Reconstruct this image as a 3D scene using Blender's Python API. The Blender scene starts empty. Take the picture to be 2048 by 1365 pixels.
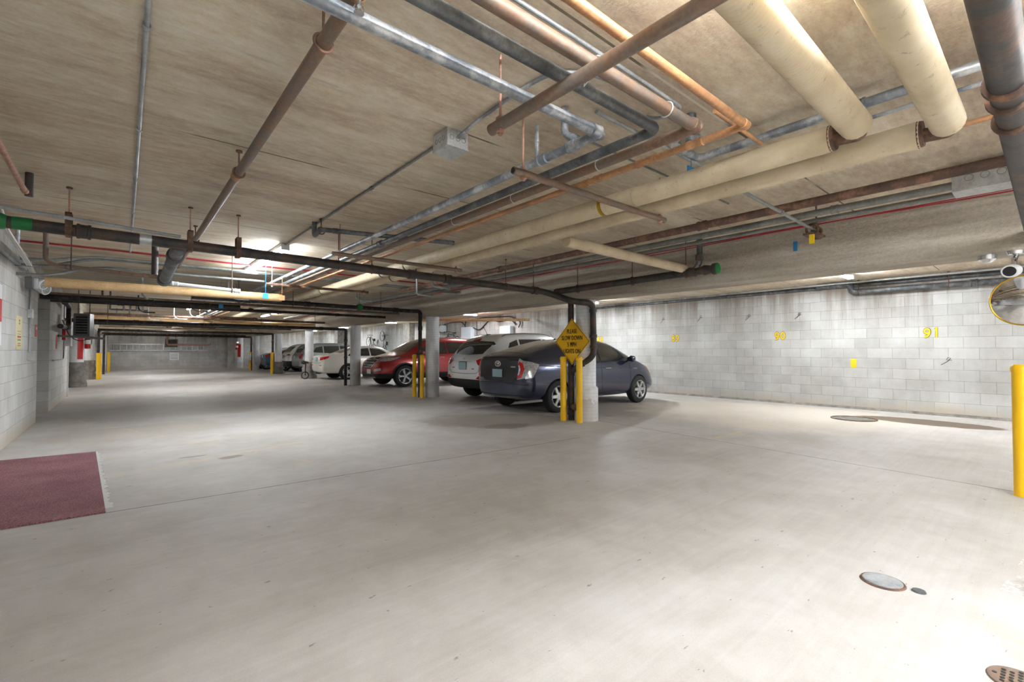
EXPOSURE = 1.33
import bpy, bmesh, math, random
from mathutils import Vector, Matrix
from mathutils.bvhtree import BVHTree
random.seed(7)
S = bpy.context.scene
COL = S.collection
PI = math.pi
# ---------------------------------------------------------------- camera
F, CX, CY, HOR, H = 920.0, 1024.0, 682.5, 701.0, 1.22
TH = math.radians(40.2); SN, CS = math.sin(TH), math.cos(TH)
CEIL = 2.66
WALLX, LEFTX, FARY, BACKY = 11.68, -1.12, 37.2, -9.0
cam = bpy.data.cameras.new('camera'); co = bpy.data.objects.new('camera', cam); COL.objects.link(co)
cam.sensor_width = 36; cam.lens = F/2048*36; cam.clip_start = .02; cam.clip_end = 200
co.location = (0, 0, H)
co.rotation_euler = (PI/2 + math.atan((HOR-CY)/F), 0, -TH)
S.camera = co
# ---------------------------------------------------------------- node helpers
def new_mat(name):
    m = bpy.data.materials.new(name); m.use_nodes = True
    nt = m.node_tree; b = nt.nodes['Principled BSDF']
    return m, nt, b
def nd(nt, t, **kw):
    n = nt.nodes.new(t)
    for k, v in kw.items():
        if k.startswith('i_'):
            n.inputs[k[2:].replace('_', ' ')].default_value = v
        else: setattr(n, k, v)
    return n
def rgb(c): return (c[0], c[1], c[2], 1) if len(c) == 3 else c
def s2l(r, g, b):
    f = lambda v: ((v/255+.055)/1.055)**2.4 if v > 10.3 else v/255/12.92
    return (f(r), f(g), f(b))
def ramp(nt, fac, stops):
    r = nt.nodes.new('ShaderNodeValToRGB'); e = r.color_ramp.elements
    e[0].position, e[0].color = stops[0][0], rgb(stops[0][1])
    e[1].position, e[1].color = stops[-1][0], rgb(stops[-1][1])
    for p, c in stops[1:-1]:
        x = e.new(p); x.color = rgb(c)
    nt.links.new(fac, r.inputs[0]); return r.outputs[0]
def math_(nt, op, a, b=None, c=None):
    n = nt.nodes.new('ShaderNodeMath'); n.operation = op
    for i, v in enumerate((a, b, c)):
        if v is None: continue
        if isinstance(v, (int, float)): n.inputs[i].default_value = v
        else: nt.links.new(v, n.inputs[i])
    return n.outputs[0]
def mix(nt, fac, a, b, mode='MIX'):
    n = nt.nodes.new('ShaderNodeMix'); n.data_type = 'RGBA'; n.blend_type = mode
    for i, v in ((0, fac), (6, a), (7, b)):
        if isinstance(v, (int, float)): n.inputs[i].default_value = v
        elif isinstance(v, tuple): n.inputs[i].default_value = rgb(v)
        else: nt.links.new(v, n.inputs[i])
    return n.outputs[2]
def pos(nt, sc=(1, 1, 1), loc=(0, 0, 0), obj=False):
    if obj: g = nt.nodes.new('ShaderNodeTexCoord').outputs['Object']
    else: g = nt.nodes.new('ShaderNodeNewGeometry').outputs['Position']
    m = nt.nodes.new('ShaderNodeMapping'); m.inputs['Scale'].default_value = sc; m.inputs['Location'].default_value = loc
    nt.links.new(g, m.inputs[0]); return m.outputs[0]
_NC = {}
def noise(nt, vec, scale, detail=5, rough=.6, dist=0):
    detail = min(detail, 6); key = (nt.name_full if hasattr(nt, 'name_full') else id(nt), nt.as_pointer(), vec.node.name, scale, detail, rough, dist)
    if key in _NC: return _NC[key]
    r = _noise(nt, vec, scale, detail, rough, dist); _NC[key] = r; return r
def _noise(nt, vec, scale, detail, rough, dist):
    n = nt.nodes.new('ShaderNodeTexNoise'); n.inputs['Scale'].default_value = scale
    n.inputs['Detail'].default_value = detail; n.inputs['Roughness'].default_value = rough; n.inputs['Distortion'].default_value = dist
    nt.links.new(vec, n.inputs['Vector']); return n.outputs['Fac']
def bump(nt, b, h, st=.3, dist=.01):
    n = nt.nodes.new('ShaderNodeBump'); n.inputs['Strength'].default_value = st; n.inputs['Distance'].default_value = dist
    nt.links.new(h, n.inputs['Height']); nt.links.new(n.outputs[0], b.inputs['Normal'])
MATS = {}
def plain(name, c, rough=.5, metal=0, coat=0, emit=0, spec=.5):
    m, nt, b = new_mat(name)
    b.inputs['Base Color'].default_value = rgb(c); b.inputs['Roughness'].default_value = rough; b.inputs['Metallic'].default_value = metal
    b.inputs['Coat Weight'].default_value = coat; b.inputs['Coat Roughness'].default_value = .05
    b.inputs['Specular IOR Level'].default_value = spec
    if emit:
        b.inputs['Emission Color'].default_value = rgb(c); b.inputs['Emission Strength'].default_value = emit
    n = noise(nt, pos(nt), 14, 4)
    r = math_(nt, 'MULTIPLY_ADD', n, .12, max(0, rough-.06)); nt.links.new(r, b.inputs['Roughness'])
    MATS[name] = m; return m
def mottled(name, stops, scale=8, sc=(1, 1, 1), rough=.6, metal=0, bst=.2, fine=60, fineamt=.15, obj=False):
    m, nt, b = new_mat(name)
    v = pos(nt, sc, obj=obj); n = noise(nt, v, scale, 7, .65)
    c = ramp(nt, n, stops)
    f = noise(nt, pos(nt, obj=obj), fine, 3)
    c = mix(nt, fineamt, c, ramp(nt, f, [(.3, (0, 0, 0)), (.7, (1, 1, 1))]), 'OVERLAY')
    nt.links.new(c, b.inputs['Base Color']); b.inputs['Roughness'].default_value = rough; b.inputs['Metallic'].default_value = metal
    bump(nt, b, f, bst, .004)
    MATS[name] = m; return m
# ---------------------------------------------------------------- materials
plain('white_paint', s2l(226, 228, 230), .55); plain('yellow_paint', s2l(248, 194, 12), .4)
plain('chrome', (.75, .75, .76), .15, 1); plain('black_plastic', (.012, .012, .013), .5); plain('rubber', (.018, .018, .019), .75)
plain('glass_dark', (.012, .015, .017), .04, 0, 1, 0, .8); mottled('lamp_clear', [(.35, (.28, .29, .30)), (.5, (.6, .62, .64)), (.7, (.75, .76, .78))], 22, (1, 1, 3), rough=.12, metal=.5, bst=.3); plain('lamp_red', (.55, .01, .012), .12, 0, 1)
plain('amber', (.8, .25, .03), .2, 0, 1); plain('alloy', (.62, .63, .65), .28, .8); plain('red_sign', s2l(196, 34, 34), .5)
plain('black_ink', (.01, .01, .01), .5); plain('blue_plastic', s2l(30, 130, 190), .5); plain('grey_metal', s2l(128, 130, 130), .45, .3)
plain('dark_metal', (.03, .03, .032), .45, .5); plain('panel_grey', s2l(205, 214, 218), .4); plain('cable_black', (.015, .015, .015), .5)
plain('cable_white', s2l(220, 220, 215), .5); plain('cable_red', s2l(150, 22, 34), .5); plain('sign_white', s2l(232, 232, 232), .5)
plain('sign_cream', s2l(226, 212, 160), .5); plain('plate_blue', s2l(158, 186, 196), .35); plain('gold_brass', s2l(190, 150, 40), .3, .8)
plain('mirror', (.86, .87, .88), .03, 1); plain('near_light', (.90, .95, 1), .5, 0, 0, 60); plain('aisle_light', (.88, .94, 1), .5, 0, 0, 80); plain('bay_light', (.90, .95, 1), .5, 0, 0, 330); plain('tube_light', (.93, .965, 1), .5, 0, 0, 68); plain('lens', (.005, .005, .006), .05, 0, 1)
plain('green_cap', s2l(24, 120, 60), .45); plain('paint_yellow_wall', s2l(244, 206, 28), .7); plain('seat_fabric', (.02, .02, .02), .9)
mottled('black_iron', [(.3, (.012, .011, .011)), (.55, (.028, .026, .025)), (.68, s2l(104, 70, 52)), (.8, s2l(70, 48, 38))], 9, rough=.5, metal=.25)
mottled('grey_iron', [(.3, s2l(62, 64, 66)), (.5, s2l(92, 94, 96)), (.62, s2l(120, 122, 124)), (.75, s2l(72, 66, 62))], 7, rough=.5, metal=.4)
mottled('drain_iron', [(.3, s2l(44, 43, 44)), (.5, s2l(66, 62, 60)), (.64, s2l(92, 70, 58)), (.78, s2l(52, 46, 44))], 6, rough=.55, metal=.2)
mottled('galvanised', [(.3, s2l(112, 118, 126)), (.48, s2l(140, 147, 156)), (.58, s2l(196, 200, 204)), (.8, s2l(222, 224, 228))], 5, rough=.38, metal=.45)
mottled('rust_pipe', [(.25, s2l(104, 98, 92)), (.42, s2l(118, 104, 92)), (.6, s2l(132, 104, 84)), (.8, s2l(86, 66, 54))], 6, rough=.5, metal=.1)
mottled('old_rust', [(.25, s2l(66, 54, 48)), (.5, s2l(92, 68, 54)), (.62, s2l(132, 96, 76)), (.8, s2l(60, 44, 38))], 11, rough=.75, bst=.5)
mottled('copper', [(.25, s2l(142, 112, 90)), (.45, s2l(176, 130, 92)), (.6, s2l(196, 146, 100)), (.8, s2l(104, 84, 70))], 6, rough=.45, metal=.35)
mottled('rod_rust', [(.3, s2l(156, 118, 100)), (.7, s2l(196, 150, 130))], 20, rough=.7)
mottled('conduit', [(.3, s2l(140, 144, 148)), (.7, s2l(190, 194, 196))], 6, rough=.4, metal=.4)
mottled('conduit_dull', [(.3, s2l(104, 106, 104)), (.7, s2l(150, 152, 148))], 5, rough=.45, metal=.4)
mottled('zinc_box', [(.3, s2l(176, 180, 182)), (.7, s2l(214, 216, 216))], 14, rough=.35, metal=.5)
mottled('concrete_base', [(.3, s2l(104, 100, 94)), (.6, s2l(150, 146, 138)), (.8, s2l(190, 186, 176))], 5, rough=.85, bst=.6)
def insulation():
    m, nt, b = new_mat('insulation')
    v = pos(nt); n = noise(nt, v, 3.5, 6, .6)
    c = ramp(nt, n, [(.25, s2l(184, 166, 136)), (.5, s2l(206, 189, 158)), (.75, s2l(222, 208, 182))])
    d = noise(nt, pos(nt, (3, 3, 3)), 6, 9, .8)
    c = mix(nt, ramp(nt, d, [(.58, (0, 0, 0)), (.72, (.75, .75, .75))]), c, s2l(120, 106, 86))
    nt.links.new(c, b.inputs['Base Color']); b.inputs['Roughness'].default_value = .6
    w = nt.nodes.new('ShaderNodeTexWave'); w.inputs['Scale'].default_value = 14; w.inputs['Distortion'].default_value = 6; nt.links.new(v, w.inputs[0])
    bump(nt, b, w.outputs['Fac'], .12, .004)
    MATS['insulation'] = m
insulation()
mottled('tan_insulation', [(.25, s2l(176, 142, 98)), (.5, s2l(196, 162, 116)), (.75, s2l(212, 180, 136))], 4, rough=.6)
def column_paint():
    m, nt, b = new_mat('column_paint')
    v = pos(nt)
    n = noise(nt, pos(nt, (2, 2, .8)), 4, 6)
    c = ramp(nt, n, [(.3, s2l(212, 214, 216)), (.6, s2l(236, 237, 239))])
    w = nt.nodes.new('ShaderNodeTexWave'); w.bands_direction = 'Z'; w.inputs['Scale'].default_value = 5.2; w.inputs['Distortion'].default_value = 1.2
    w.inputs['Detail Scale'].default_value = 2; nt.links.new(v, w.inputs[0])
    lines = ramp(nt, w.outputs['Fac'], [(0, (.55, .55, .55)), (.06, (0, 0, 0)), (1, (0, 0, 0))])
    nl = noise(nt, v, 5, 3)
    c = mix(nt, math_(nt, 'MULTIPLY', lines, nl), c, s2l(120, 118, 116))
    z = nt.nodes.new('ShaderNodeSeparateXYZ'); nt.links.new(v, z.inputs[0])
    low = math_(nt, 'MULTIPLY', math_(nt, 'LESS_THAN', math_(nt, 'ADD', z.outputs[2], math_(nt, 'MULTIPLY', nl, -.5)), .12), .35)
    c = mix(nt, low, c, s2l(150, 142, 130))
    sp = noise(nt, v, 46, 2); c = mix(nt, ramp(nt, sp, [(.71, (0, 0, 0)), (.76, (.6, .6, .6))]), c, s2l(120, 100, 84))
    nt.links.new(c, b.inputs['Base Color']); b.inputs['Roughness'].default_value = .45
    bump(nt, b, w.outputs['Fac'], .1, .004); MATS['column_paint'] = m
column_paint()
def block_wall(name, axis, tint=(1, 1, 1), phase=(0, 0), stain=1.0, side=0):
    m, nt, b = new_mat(name)
    v = pos(nt); s = nt.nodes.new('ShaderNodeSeparateXYZ'); nt.links.new(v, s.inputs[0])
    cmb = nt.nodes.new('ShaderNodeCombineXYZ')
    nt.links.new(math_(nt, 'ADD', s.outputs[0 if axis == 'X' else 1], phase[0]), cmb.inputs[0])
    nt.links.new(math_(nt, 'ADD', s.outputs[2], phase[1]), cmb.inputs[1])
    br = nt.nodes.new('ShaderNodeTexBrick'); nt.links.new(cmb.outputs[0], br.inputs['Vector'])
    br.inputs['Scale'].default_value = 1; br.inputs['Brick Width'].default_value = .4064; br.inputs['Row Height'].default_value = .2032
    br.inputs['Mortar Size'].default_value = .0035; br.inputs['Mortar Smooth'].default_value = .3; br.inputs['Bias'].default_value = 0
    k = lambda r, g, bb: tuple(a*t for a, t in zip(s2l(r, g, bb), tint))
    br.inputs['Color1'].default_value = rgb(k(196, 196, 194)); br.inputs['Color2'].default_value = rgb(k(210, 210, 208)); br.inputs['Mortar'].default_value = rgb(k(160, 158, 154))
    c = br.outputs['Color']
    n1 = noise(nt, v, 1.1, 6, .6); c = mix(nt, .7, c, ramp(nt, n1, [(.3, (.30, .29, .28)), (.7, (.62, .62, .62))]), 'OVERLAY')
    # drips: noise stretched vertically
    st = (1, 1, .06)
    dr = noise(nt, pos(nt, st), 3.2, 5, .7)
    top = ramp(nt, s.outputs[2], [(.0, (.15, .15, .15)), (1, (1, 1, 1))])
    mr = nt.nodes.new('ShaderNodeMapRange'); nt.links.new(s.outputs[2], mr.inputs[0])
    mr.inputs[1].default_value = 1.5; mr.inputs[2].default_value = 2.6
    dark = math_(nt, 'MULTIPLY', ramp(nt, dr, [(.42, (0, 0, 0)), (.6, (1, 1, 1))]), math_(nt, 'ADD', mr.outputs[0], .12))
    c = mix(nt, math_(nt, 'MULTIPLY', dark, .8*stain), c, s2l(130, 118, 104))
    me_ = nt.nodes.new('ShaderNodeMapRange'); nt.links.new(math_(nt, 'ADD', s.outputs[2], math_(nt, 'MULTIPLY', dr, .35)), me_.inputs[0]); me_.inputs[1].default_value = 2.48; me_.inputs[2].default_value = 2.66
    c = mix(nt, math_(nt, 'MULTIPLY', me_.outputs[0], .6*stain), c, s2l(120, 106, 90))
    lt = math_(nt, 'MULTIPLY', ramp(nt, noise(nt, pos(nt, (1, 1, .03)), 7.5, 4, .7), [(.56, (0, 0, 0)), (.66, (1, 1, 1))]), math_(nt, 'ADD', mr.outputs[0], .12))
    c = mix(nt, math_(nt, 'MULTIPLY', lt, .4), c, s2l(226, 226, 222))
    # dirt at the foot
    mf = nt.nodes.new('ShaderNodeMapRange'); nt.links.new(math_(nt, 'ADD', s.outputs[2], math_(nt, 'MULTIPLY', n1, -.5)), mf.inputs[0])
    mf.inputs[1].default_value = -.05; mf.inputs[2].default_value = -.24
    c = mix(nt, math_(nt, 'MULTIPLY', mf.outputs[0], .8), c, s2l(186, 172, 152))
    f = noise(nt, v, 90, 3, .7); c = mix(nt, .18, c, f, 'OVERLAY')
    nt.links.new(c, b.inputs['Base Color']); b.inputs['Roughness'].default_value = .85
    hgt = math_(nt, 'ADD', math_(nt, 'MULTIPLY', br.outputs['Fac'], -1.0), math_(nt, 'MULTIPLY', f, .35))
    bump(nt, b, hgt, .35, .005); MATS[name] = m; return m
block_wall('block_right', 'Y', tint=(.90, .90, .89), phase=(-1.295+.4064*8, -.042+.2032*10), stain=.85)
block_wall('block_left', 'Y', tint=(.99, .98, .97), phase=(.1+.4064*30, .2032*10), stain=.55)
block_wall('block_far', 'X', tint=(.86, .84, .82), phase=(.4064*10, .2032*10), stain=1.1)
def ceiling_mat():
    m, nt, b = new_mat('ceiling_plank')
    v = pos(nt); s = nt.nodes.new('ShaderNodeSeparateXYZ'); nt.links.new(v, s.inputs[0])
    n1 = noise(nt, pos(nt, (.35, 2.2, 1)), 1.6, 8, .62)
    c = ramp(nt, n1, [(.25, s2l(182, 166, 144)), (.48, s2l(208, 194, 172)), (.75, s2l(228, 217, 198))])
    n2 = noise(nt, pos(nt, (1.6, 4, 1)), 5, 6, .72); c = mix(nt, .55, c, ramp(nt, n2, [(.3, (.27, .265, .26)), (.7, (.72, .72, .72))]), 'OVERLAY')
    n5 = noise(nt, pos(nt, (.5, 1.4, 1), (3, 7, 0)), .9, 6, .65); c = mix(nt, .5, c, ramp(nt, n5, [(.35, (.32, .315, .31)), (.6, (.56, .56, .56))]), 'OVERLAY')
    # plank joints every 1.19 m across, each with its own tone
    p = math_(nt, 'DIVIDE', math_(nt, 'SUBTRACT', s.outputs[1], 2.514), 1.182)
    fl = math_(nt, 'FLOOR', p); wn = nt.nodes.new('ShaderNodeTexWhiteNoise'); wn.noise_dimensions = '1D'; nt.links.new(fl, wn.inputs['W'])
    c = mix(nt, .22, c, ramp(nt, wn.outputs[0], [(0, (.36, .35, .34)), (1, (.62, .62, .62))]), 'OVERLAY')
    fr = math_(nt, 'FRACT', p); d = math_(nt, 'MINIMUM', fr, math_(nt, 'SUBTRACT', 1.0, fr))
    j = math_(nt, 'LESS_THAN', d, math_(nt, 'MULTIPLY_ADD', noise(nt, v, 3, 2), .004, .0045))
    jc = mix(nt, ramp(nt, noise(nt, v, .9, 2), [(.45, (0, 0, 0)), (.55, (1, 1, 1))]), s2l(92, 82, 62), s2l(214, 206, 192))
    c = mix(nt, math_(nt, 'MULTIPLY', j, .9), c, jc)
    f = noise(nt, v, 60, 4, .7); c = mix(nt, .2, c, f, 'OVERLAY')
    cr = noise(nt, pos(nt, (1, 1, 1)), 9, 8, .8); c = mix(nt, ramp(nt, cr, [(.66, (0, 0, 0)), (.72, (.45, .45, .45))]), c, s2l(104, 94, 82))
    nt.links.new(c, b.inputs['Base Color']); b.inputs['Roughness'].default_value = .85
    bump(nt, b, math_(nt, 'ADD', math_(nt, 'MULTIPLY', j, -2.0), f), .4, .006); MATS['ceiling_plank'] = m
ceiling_mat()
def sprayed():
    m, nt, b = new_mat('sprayed_beam')
    v = pos(nt)
    n1 = noise(nt, pos(nt, (1, .25, 3)), 1.6, 6, .6)
    c = ramp(nt, n1, [(.3, s2l(160, 149, 134)), (.5, s2l(190, 180, 164)), (.7, s2l(214, 207, 194))])
    f = noise(nt, v, 34, 5, .7); c = mix(nt, .35, c, f, 'OVERLAY')
    nt.links.new(c, b.inputs['Base Color']); b.inputs['Roughness'].default_value = .95
    bump(nt, b, f, 1, .02); MATS['sprayed_beam'] = m
sprayed()
def floor_mat():
    m, nt, b = new_mat('floor_concrete')
    v = pos(nt); s = nt.nodes.new('ShaderNodeSeparateXYZ'); nt.links.new(v, s.inputs[0])
    x, y = s.outputs[0], s.outputs[1]
    n1 = noise(nt, v, .55, 7, .6); n2 = noise(nt, v, 2.6, 8, .68, .4)
    c = ramp(nt, n1, [(.3, s2l(180, 175, 168)), (.5, s2l(195, 191, 186)), (.7, s2l(205, 202, 199))])
    c = mix(nt, .5, c, ramp(nt, n2, [(.3, (.36, .35, .34)), (.7, (.60, .60, .60))]), 'OVERLAY')
    # broom / tyre streaks
    ms = nt.nodes.new('ShaderNodeMapping'); ms.inputs['Rotation'].default_value = (0, 0, math.radians(24)); ms.inputs['Scale'].default_value = (.5, 16, 1)
    nt.links.new(v, ms.inputs[0]); st = noise(nt, ms.outputs[0], 1.2, 6, .7)
    c = mix(nt, .09, c, ramp(nt, st, [(.35, (.25, .25, .25)), (.65, (.75, .75, .75))]), 'OVERLAY')
    def blot(cx, cy, rx, ry, rot, col, amt, edge=.5, nz=1.6, soft=.25):
        nonlocal c
        mp = nt.nodes.new('ShaderNodeMapping'); mp.vector_type = 'TEXTURE'
        mp.inputs['Location'].default_value = (cx, cy, 0); mp.inputs['Rotation'].default_value = (0, 0, math.radians(rot)); mp.inputs['Scale'].default_value = (rx, ry, 1)
        nt.links.new(v, mp.inputs[0])
        ln = nt.nodes.new('ShaderNodeVectorMath'); ln.operation = 'LENGTH'; nt.links.new(mp.outputs[0], ln.inputs[0])
        q = math_(nt, 'ADD', ln.outputs['Value'], math_(nt, 'MULTIPLY_ADD', noise(nt, v, nz, 6, .65), edge*2, -edge))
        r = nt.nodes.new('ShaderNodeMapRange'); nt.links.new(q, r.inputs[0]); r.inputs[1].default_value = 1; r.inputs[2].default_value = 1-soft
        r.inputs[3].default_value = 0; r.inputs[4].default_value = amt
        c = mix(nt, r.outputs[0], c, col); return r.outputs[0]
    blot(5.0, 6.3, 1.5, .9, -28, s2l(138, 128, 114), .6)
    blot(7.6, 7.6, 2.2, 3.0, 0, s2l(124, 114, 102), .55)
    blot(4.7, 5.75, .5, .26, -20, s2l(118, 108, 96), .6)
    blot(7.8, 13.6, 2.4, 2.5, 0, s2l(136, 126, 114), .4)
    blot(.2, 8.9, 1.4, .9, 10, s2l(168, 158, 142), .45, .6)
    blot(1.0, 11.8, 3.2, 1.5, 0, s2l(158, 150, 140), .45)
    blot(9.4, 3.8, 2.2, 2.6, 0, s2l(222, 208, 190), .5, .6)
    blot(10.40, 1.45, .42, 1.0, -3, s2l(112, 96, 80), .95, .18, 5, .1)
    blot(3.62, -.35, .5, .5, 0, s2l(156, 151, 145), .8, .45, 3, .1)
    blot(.95, 6.1, .15, .08, 10, s2l(140, 128, 112), .8, .4, 8, .2)
    blot(.62, 6.4, .15, .035, 0, s2l(140, 128, 112), .8, .4, 8, .2)
    blot(7.2, 2.2, .8, .28, 30, s2l(165, 152, 142), .35, .6, 5, .7)
    blot(2.4, -.15, .8, .12, 32, s2l(200, 178, 150), .55, .7, 5, .6)
    # salt lines along the edge of the damp patch near the right foreground
    bd = noise(nt, v, 2.2, 8, .7); sl = math_(nt, 'LESS_THAN', math_(nt, 'ABSOLUTE', math_(nt, 'SUBTRACT', bd, .5)), .008)
    near = math_(nt, 'MULTIPLY', math_(nt, 'GREATER_THAN', x, 2.75), math_(nt, 'LESS_THAN', math_(nt, 'ADD', y, math_(nt, 'MULTIPLY', x, .1)), .55))
    c = mix(nt, math_(nt, 'MULTIPLY', math_(nt, 'MULTIPLY', sl, near), .5), c, s2l(236, 236, 236))
    # dark flecks
    fl = noise(nt, pos(nt, (1, 2.2, 1)), 11, 3, .6); c = mix(nt, ramp(nt, fl, [(.69, (0, 0, 0)), (.715, (.7, .7, .7))]), c, s2l(120, 112, 104))
    # saw joints
    def joint(expr, lim=None, w=.009, amt=.75, col=(.09, .08, .07)):
        nonlocal c
        q = math_(nt, 'LESS_THAN', math_(nt, 'ABSOLUTE', expr), math_(nt, 'MULTIPLY_ADD', noise(nt, v, 6, 3), w*1.6, w*.1))
        if lim is not None: q = math_(nt, 'MULTIPLY', q, lim)
        c = mix(nt, math_(nt, 'MULTIPLY', q, amt), c, col)
    wob = math_(nt, 'MULTIPLY_ADD', noise(nt, v, 1.3, 4), .03, -.015)
    joint(math_(nt, 'ADD', math_(nt, 'SUBTRACT', math_(nt, 'ADD', y, math_(nt, 'MULTIPLY', x, .062)), 4.615), wob), math_(nt, 'LESS_THAN', x, 4.9))
    joint(math_(nt, 'ADD', math_(nt, 'SUBTRACT', math_(nt, 'SUBTRACT', x, math_(nt, 'MULTIPLY', y, .085)), 5.87), wob), math_(nt, 'LESS_THAN', y, 5.2))
    joint(math_(nt, 'ADD', math_(nt, 'SUBTRACT', math_(nt, 'MODULO', math_(nt, 'ADD', y, 200.3), 6.2), 3), wob), math_(nt, 'GREATER_THAN', y, 6.5), .005, .4)
    # worn painted lines
    wear = ramp(nt, noise(nt, v, 5, 6, .7), [(.45, (0, 0, 0)), (.6, (.55, .55, .55))])
    for ex, lm in ((math_(nt, 'SUBTRACT', y, math_(nt, 'MULTIPLY_ADD', x, .45, 7.0)), None), (math_(nt, 'SUBTRACT', y, math_(nt, 'MULTIPLY_ADD', x, -2.6, 9.4)), None), (math_(nt, 'SUBTRACT', y, math_(nt, 'MULTIPLY_ADD', x, .3, 5.95)), None)):
        q = math_(nt, 'MULTIPLY', math_(nt, 'LESS_THAN', math_(nt, 'ABSOLUTE', ex), .05), math_(nt, 'MULTIPLY', math_(nt, 'LESS_THAN', x, 1.9), math_(nt, 'GREATER_THAN', y, 5.0)))
        c = mix(nt, math_(nt, 'MULTIPLY', q, wear), c, s2l(222, 196, 150))
    for py in (3.05, ):
        q = math_(nt, 'MULTIPLY', math_(nt, 'LESS_THAN', math_(nt, 'ABSOLUTE', math_(nt, 'SUBTRACT', y, py)), .06), math_(nt, 'MULTIPLY', math_(nt, 'GREATER_THAN', x, 6.3), math_(nt, 'LESS_THAN', x, 8.3)))
        c = mix(nt, math_(nt, 'MULTIPLY', q, wear), c, s2l(228, 204, 150))
    f = noise(nt, v, 120, 3, .7); c = mix(nt, .14, c, f, 'OVERLAY')
    nt.links.new(c, b.inputs['Base Color'])
    rr = math_(nt, 'MULTIPLY_ADD', n2, .35, .42); nt.links.new(rr, b.inputs['Roughness']); b.inputs['Specular IOR Level'].default_value = .35
    bump(nt, b, math_(nt, 'ADD', f, n2), .12, .004); MATS['floor_concrete'] = m
floor_mat()
def mat_carpet():
    m, nt, b = new_mat('burgundy_carpet')
    v = pos(nt, (1, 1, 1)); n = noise(nt, v, 2, 5)
    c = ramp(nt, n, [(.3, s2l(122, 78, 84)), (.7, s2l(150, 104, 106))])
    w = nt.nodes.new('ShaderNodeTexWave'); w.inputs['Scale'].default_value = 16; w.inputs['Distortion'].default_value = 9; w.inputs['Detail Scale'].default_value = 3
    mp = nt.nodes.new('ShaderNodeMapping'); mp.inputs['Rotation'].default_value = (0, 0, .7); nt.links.new(v, mp.inputs[0]); nt.links.new(mp.outputs[0], w.inputs[0])
    c = mix(nt, .35, c, w.outputs['Color'], 'OVERLAY')
    f = noise(nt, v, 260, 2); c = mix(nt, .5, c, f, 'OVERLAY')
    nt.links.new(c, b.inputs['Base Color']); b.inputs['Roughness'].default_value = .95
    bump(nt, b, math_(nt, 'ADD', w.outputs['Fac'], f), .6, .006); MATS['burgundy_carpet'] = m
mat_carpet()
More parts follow.
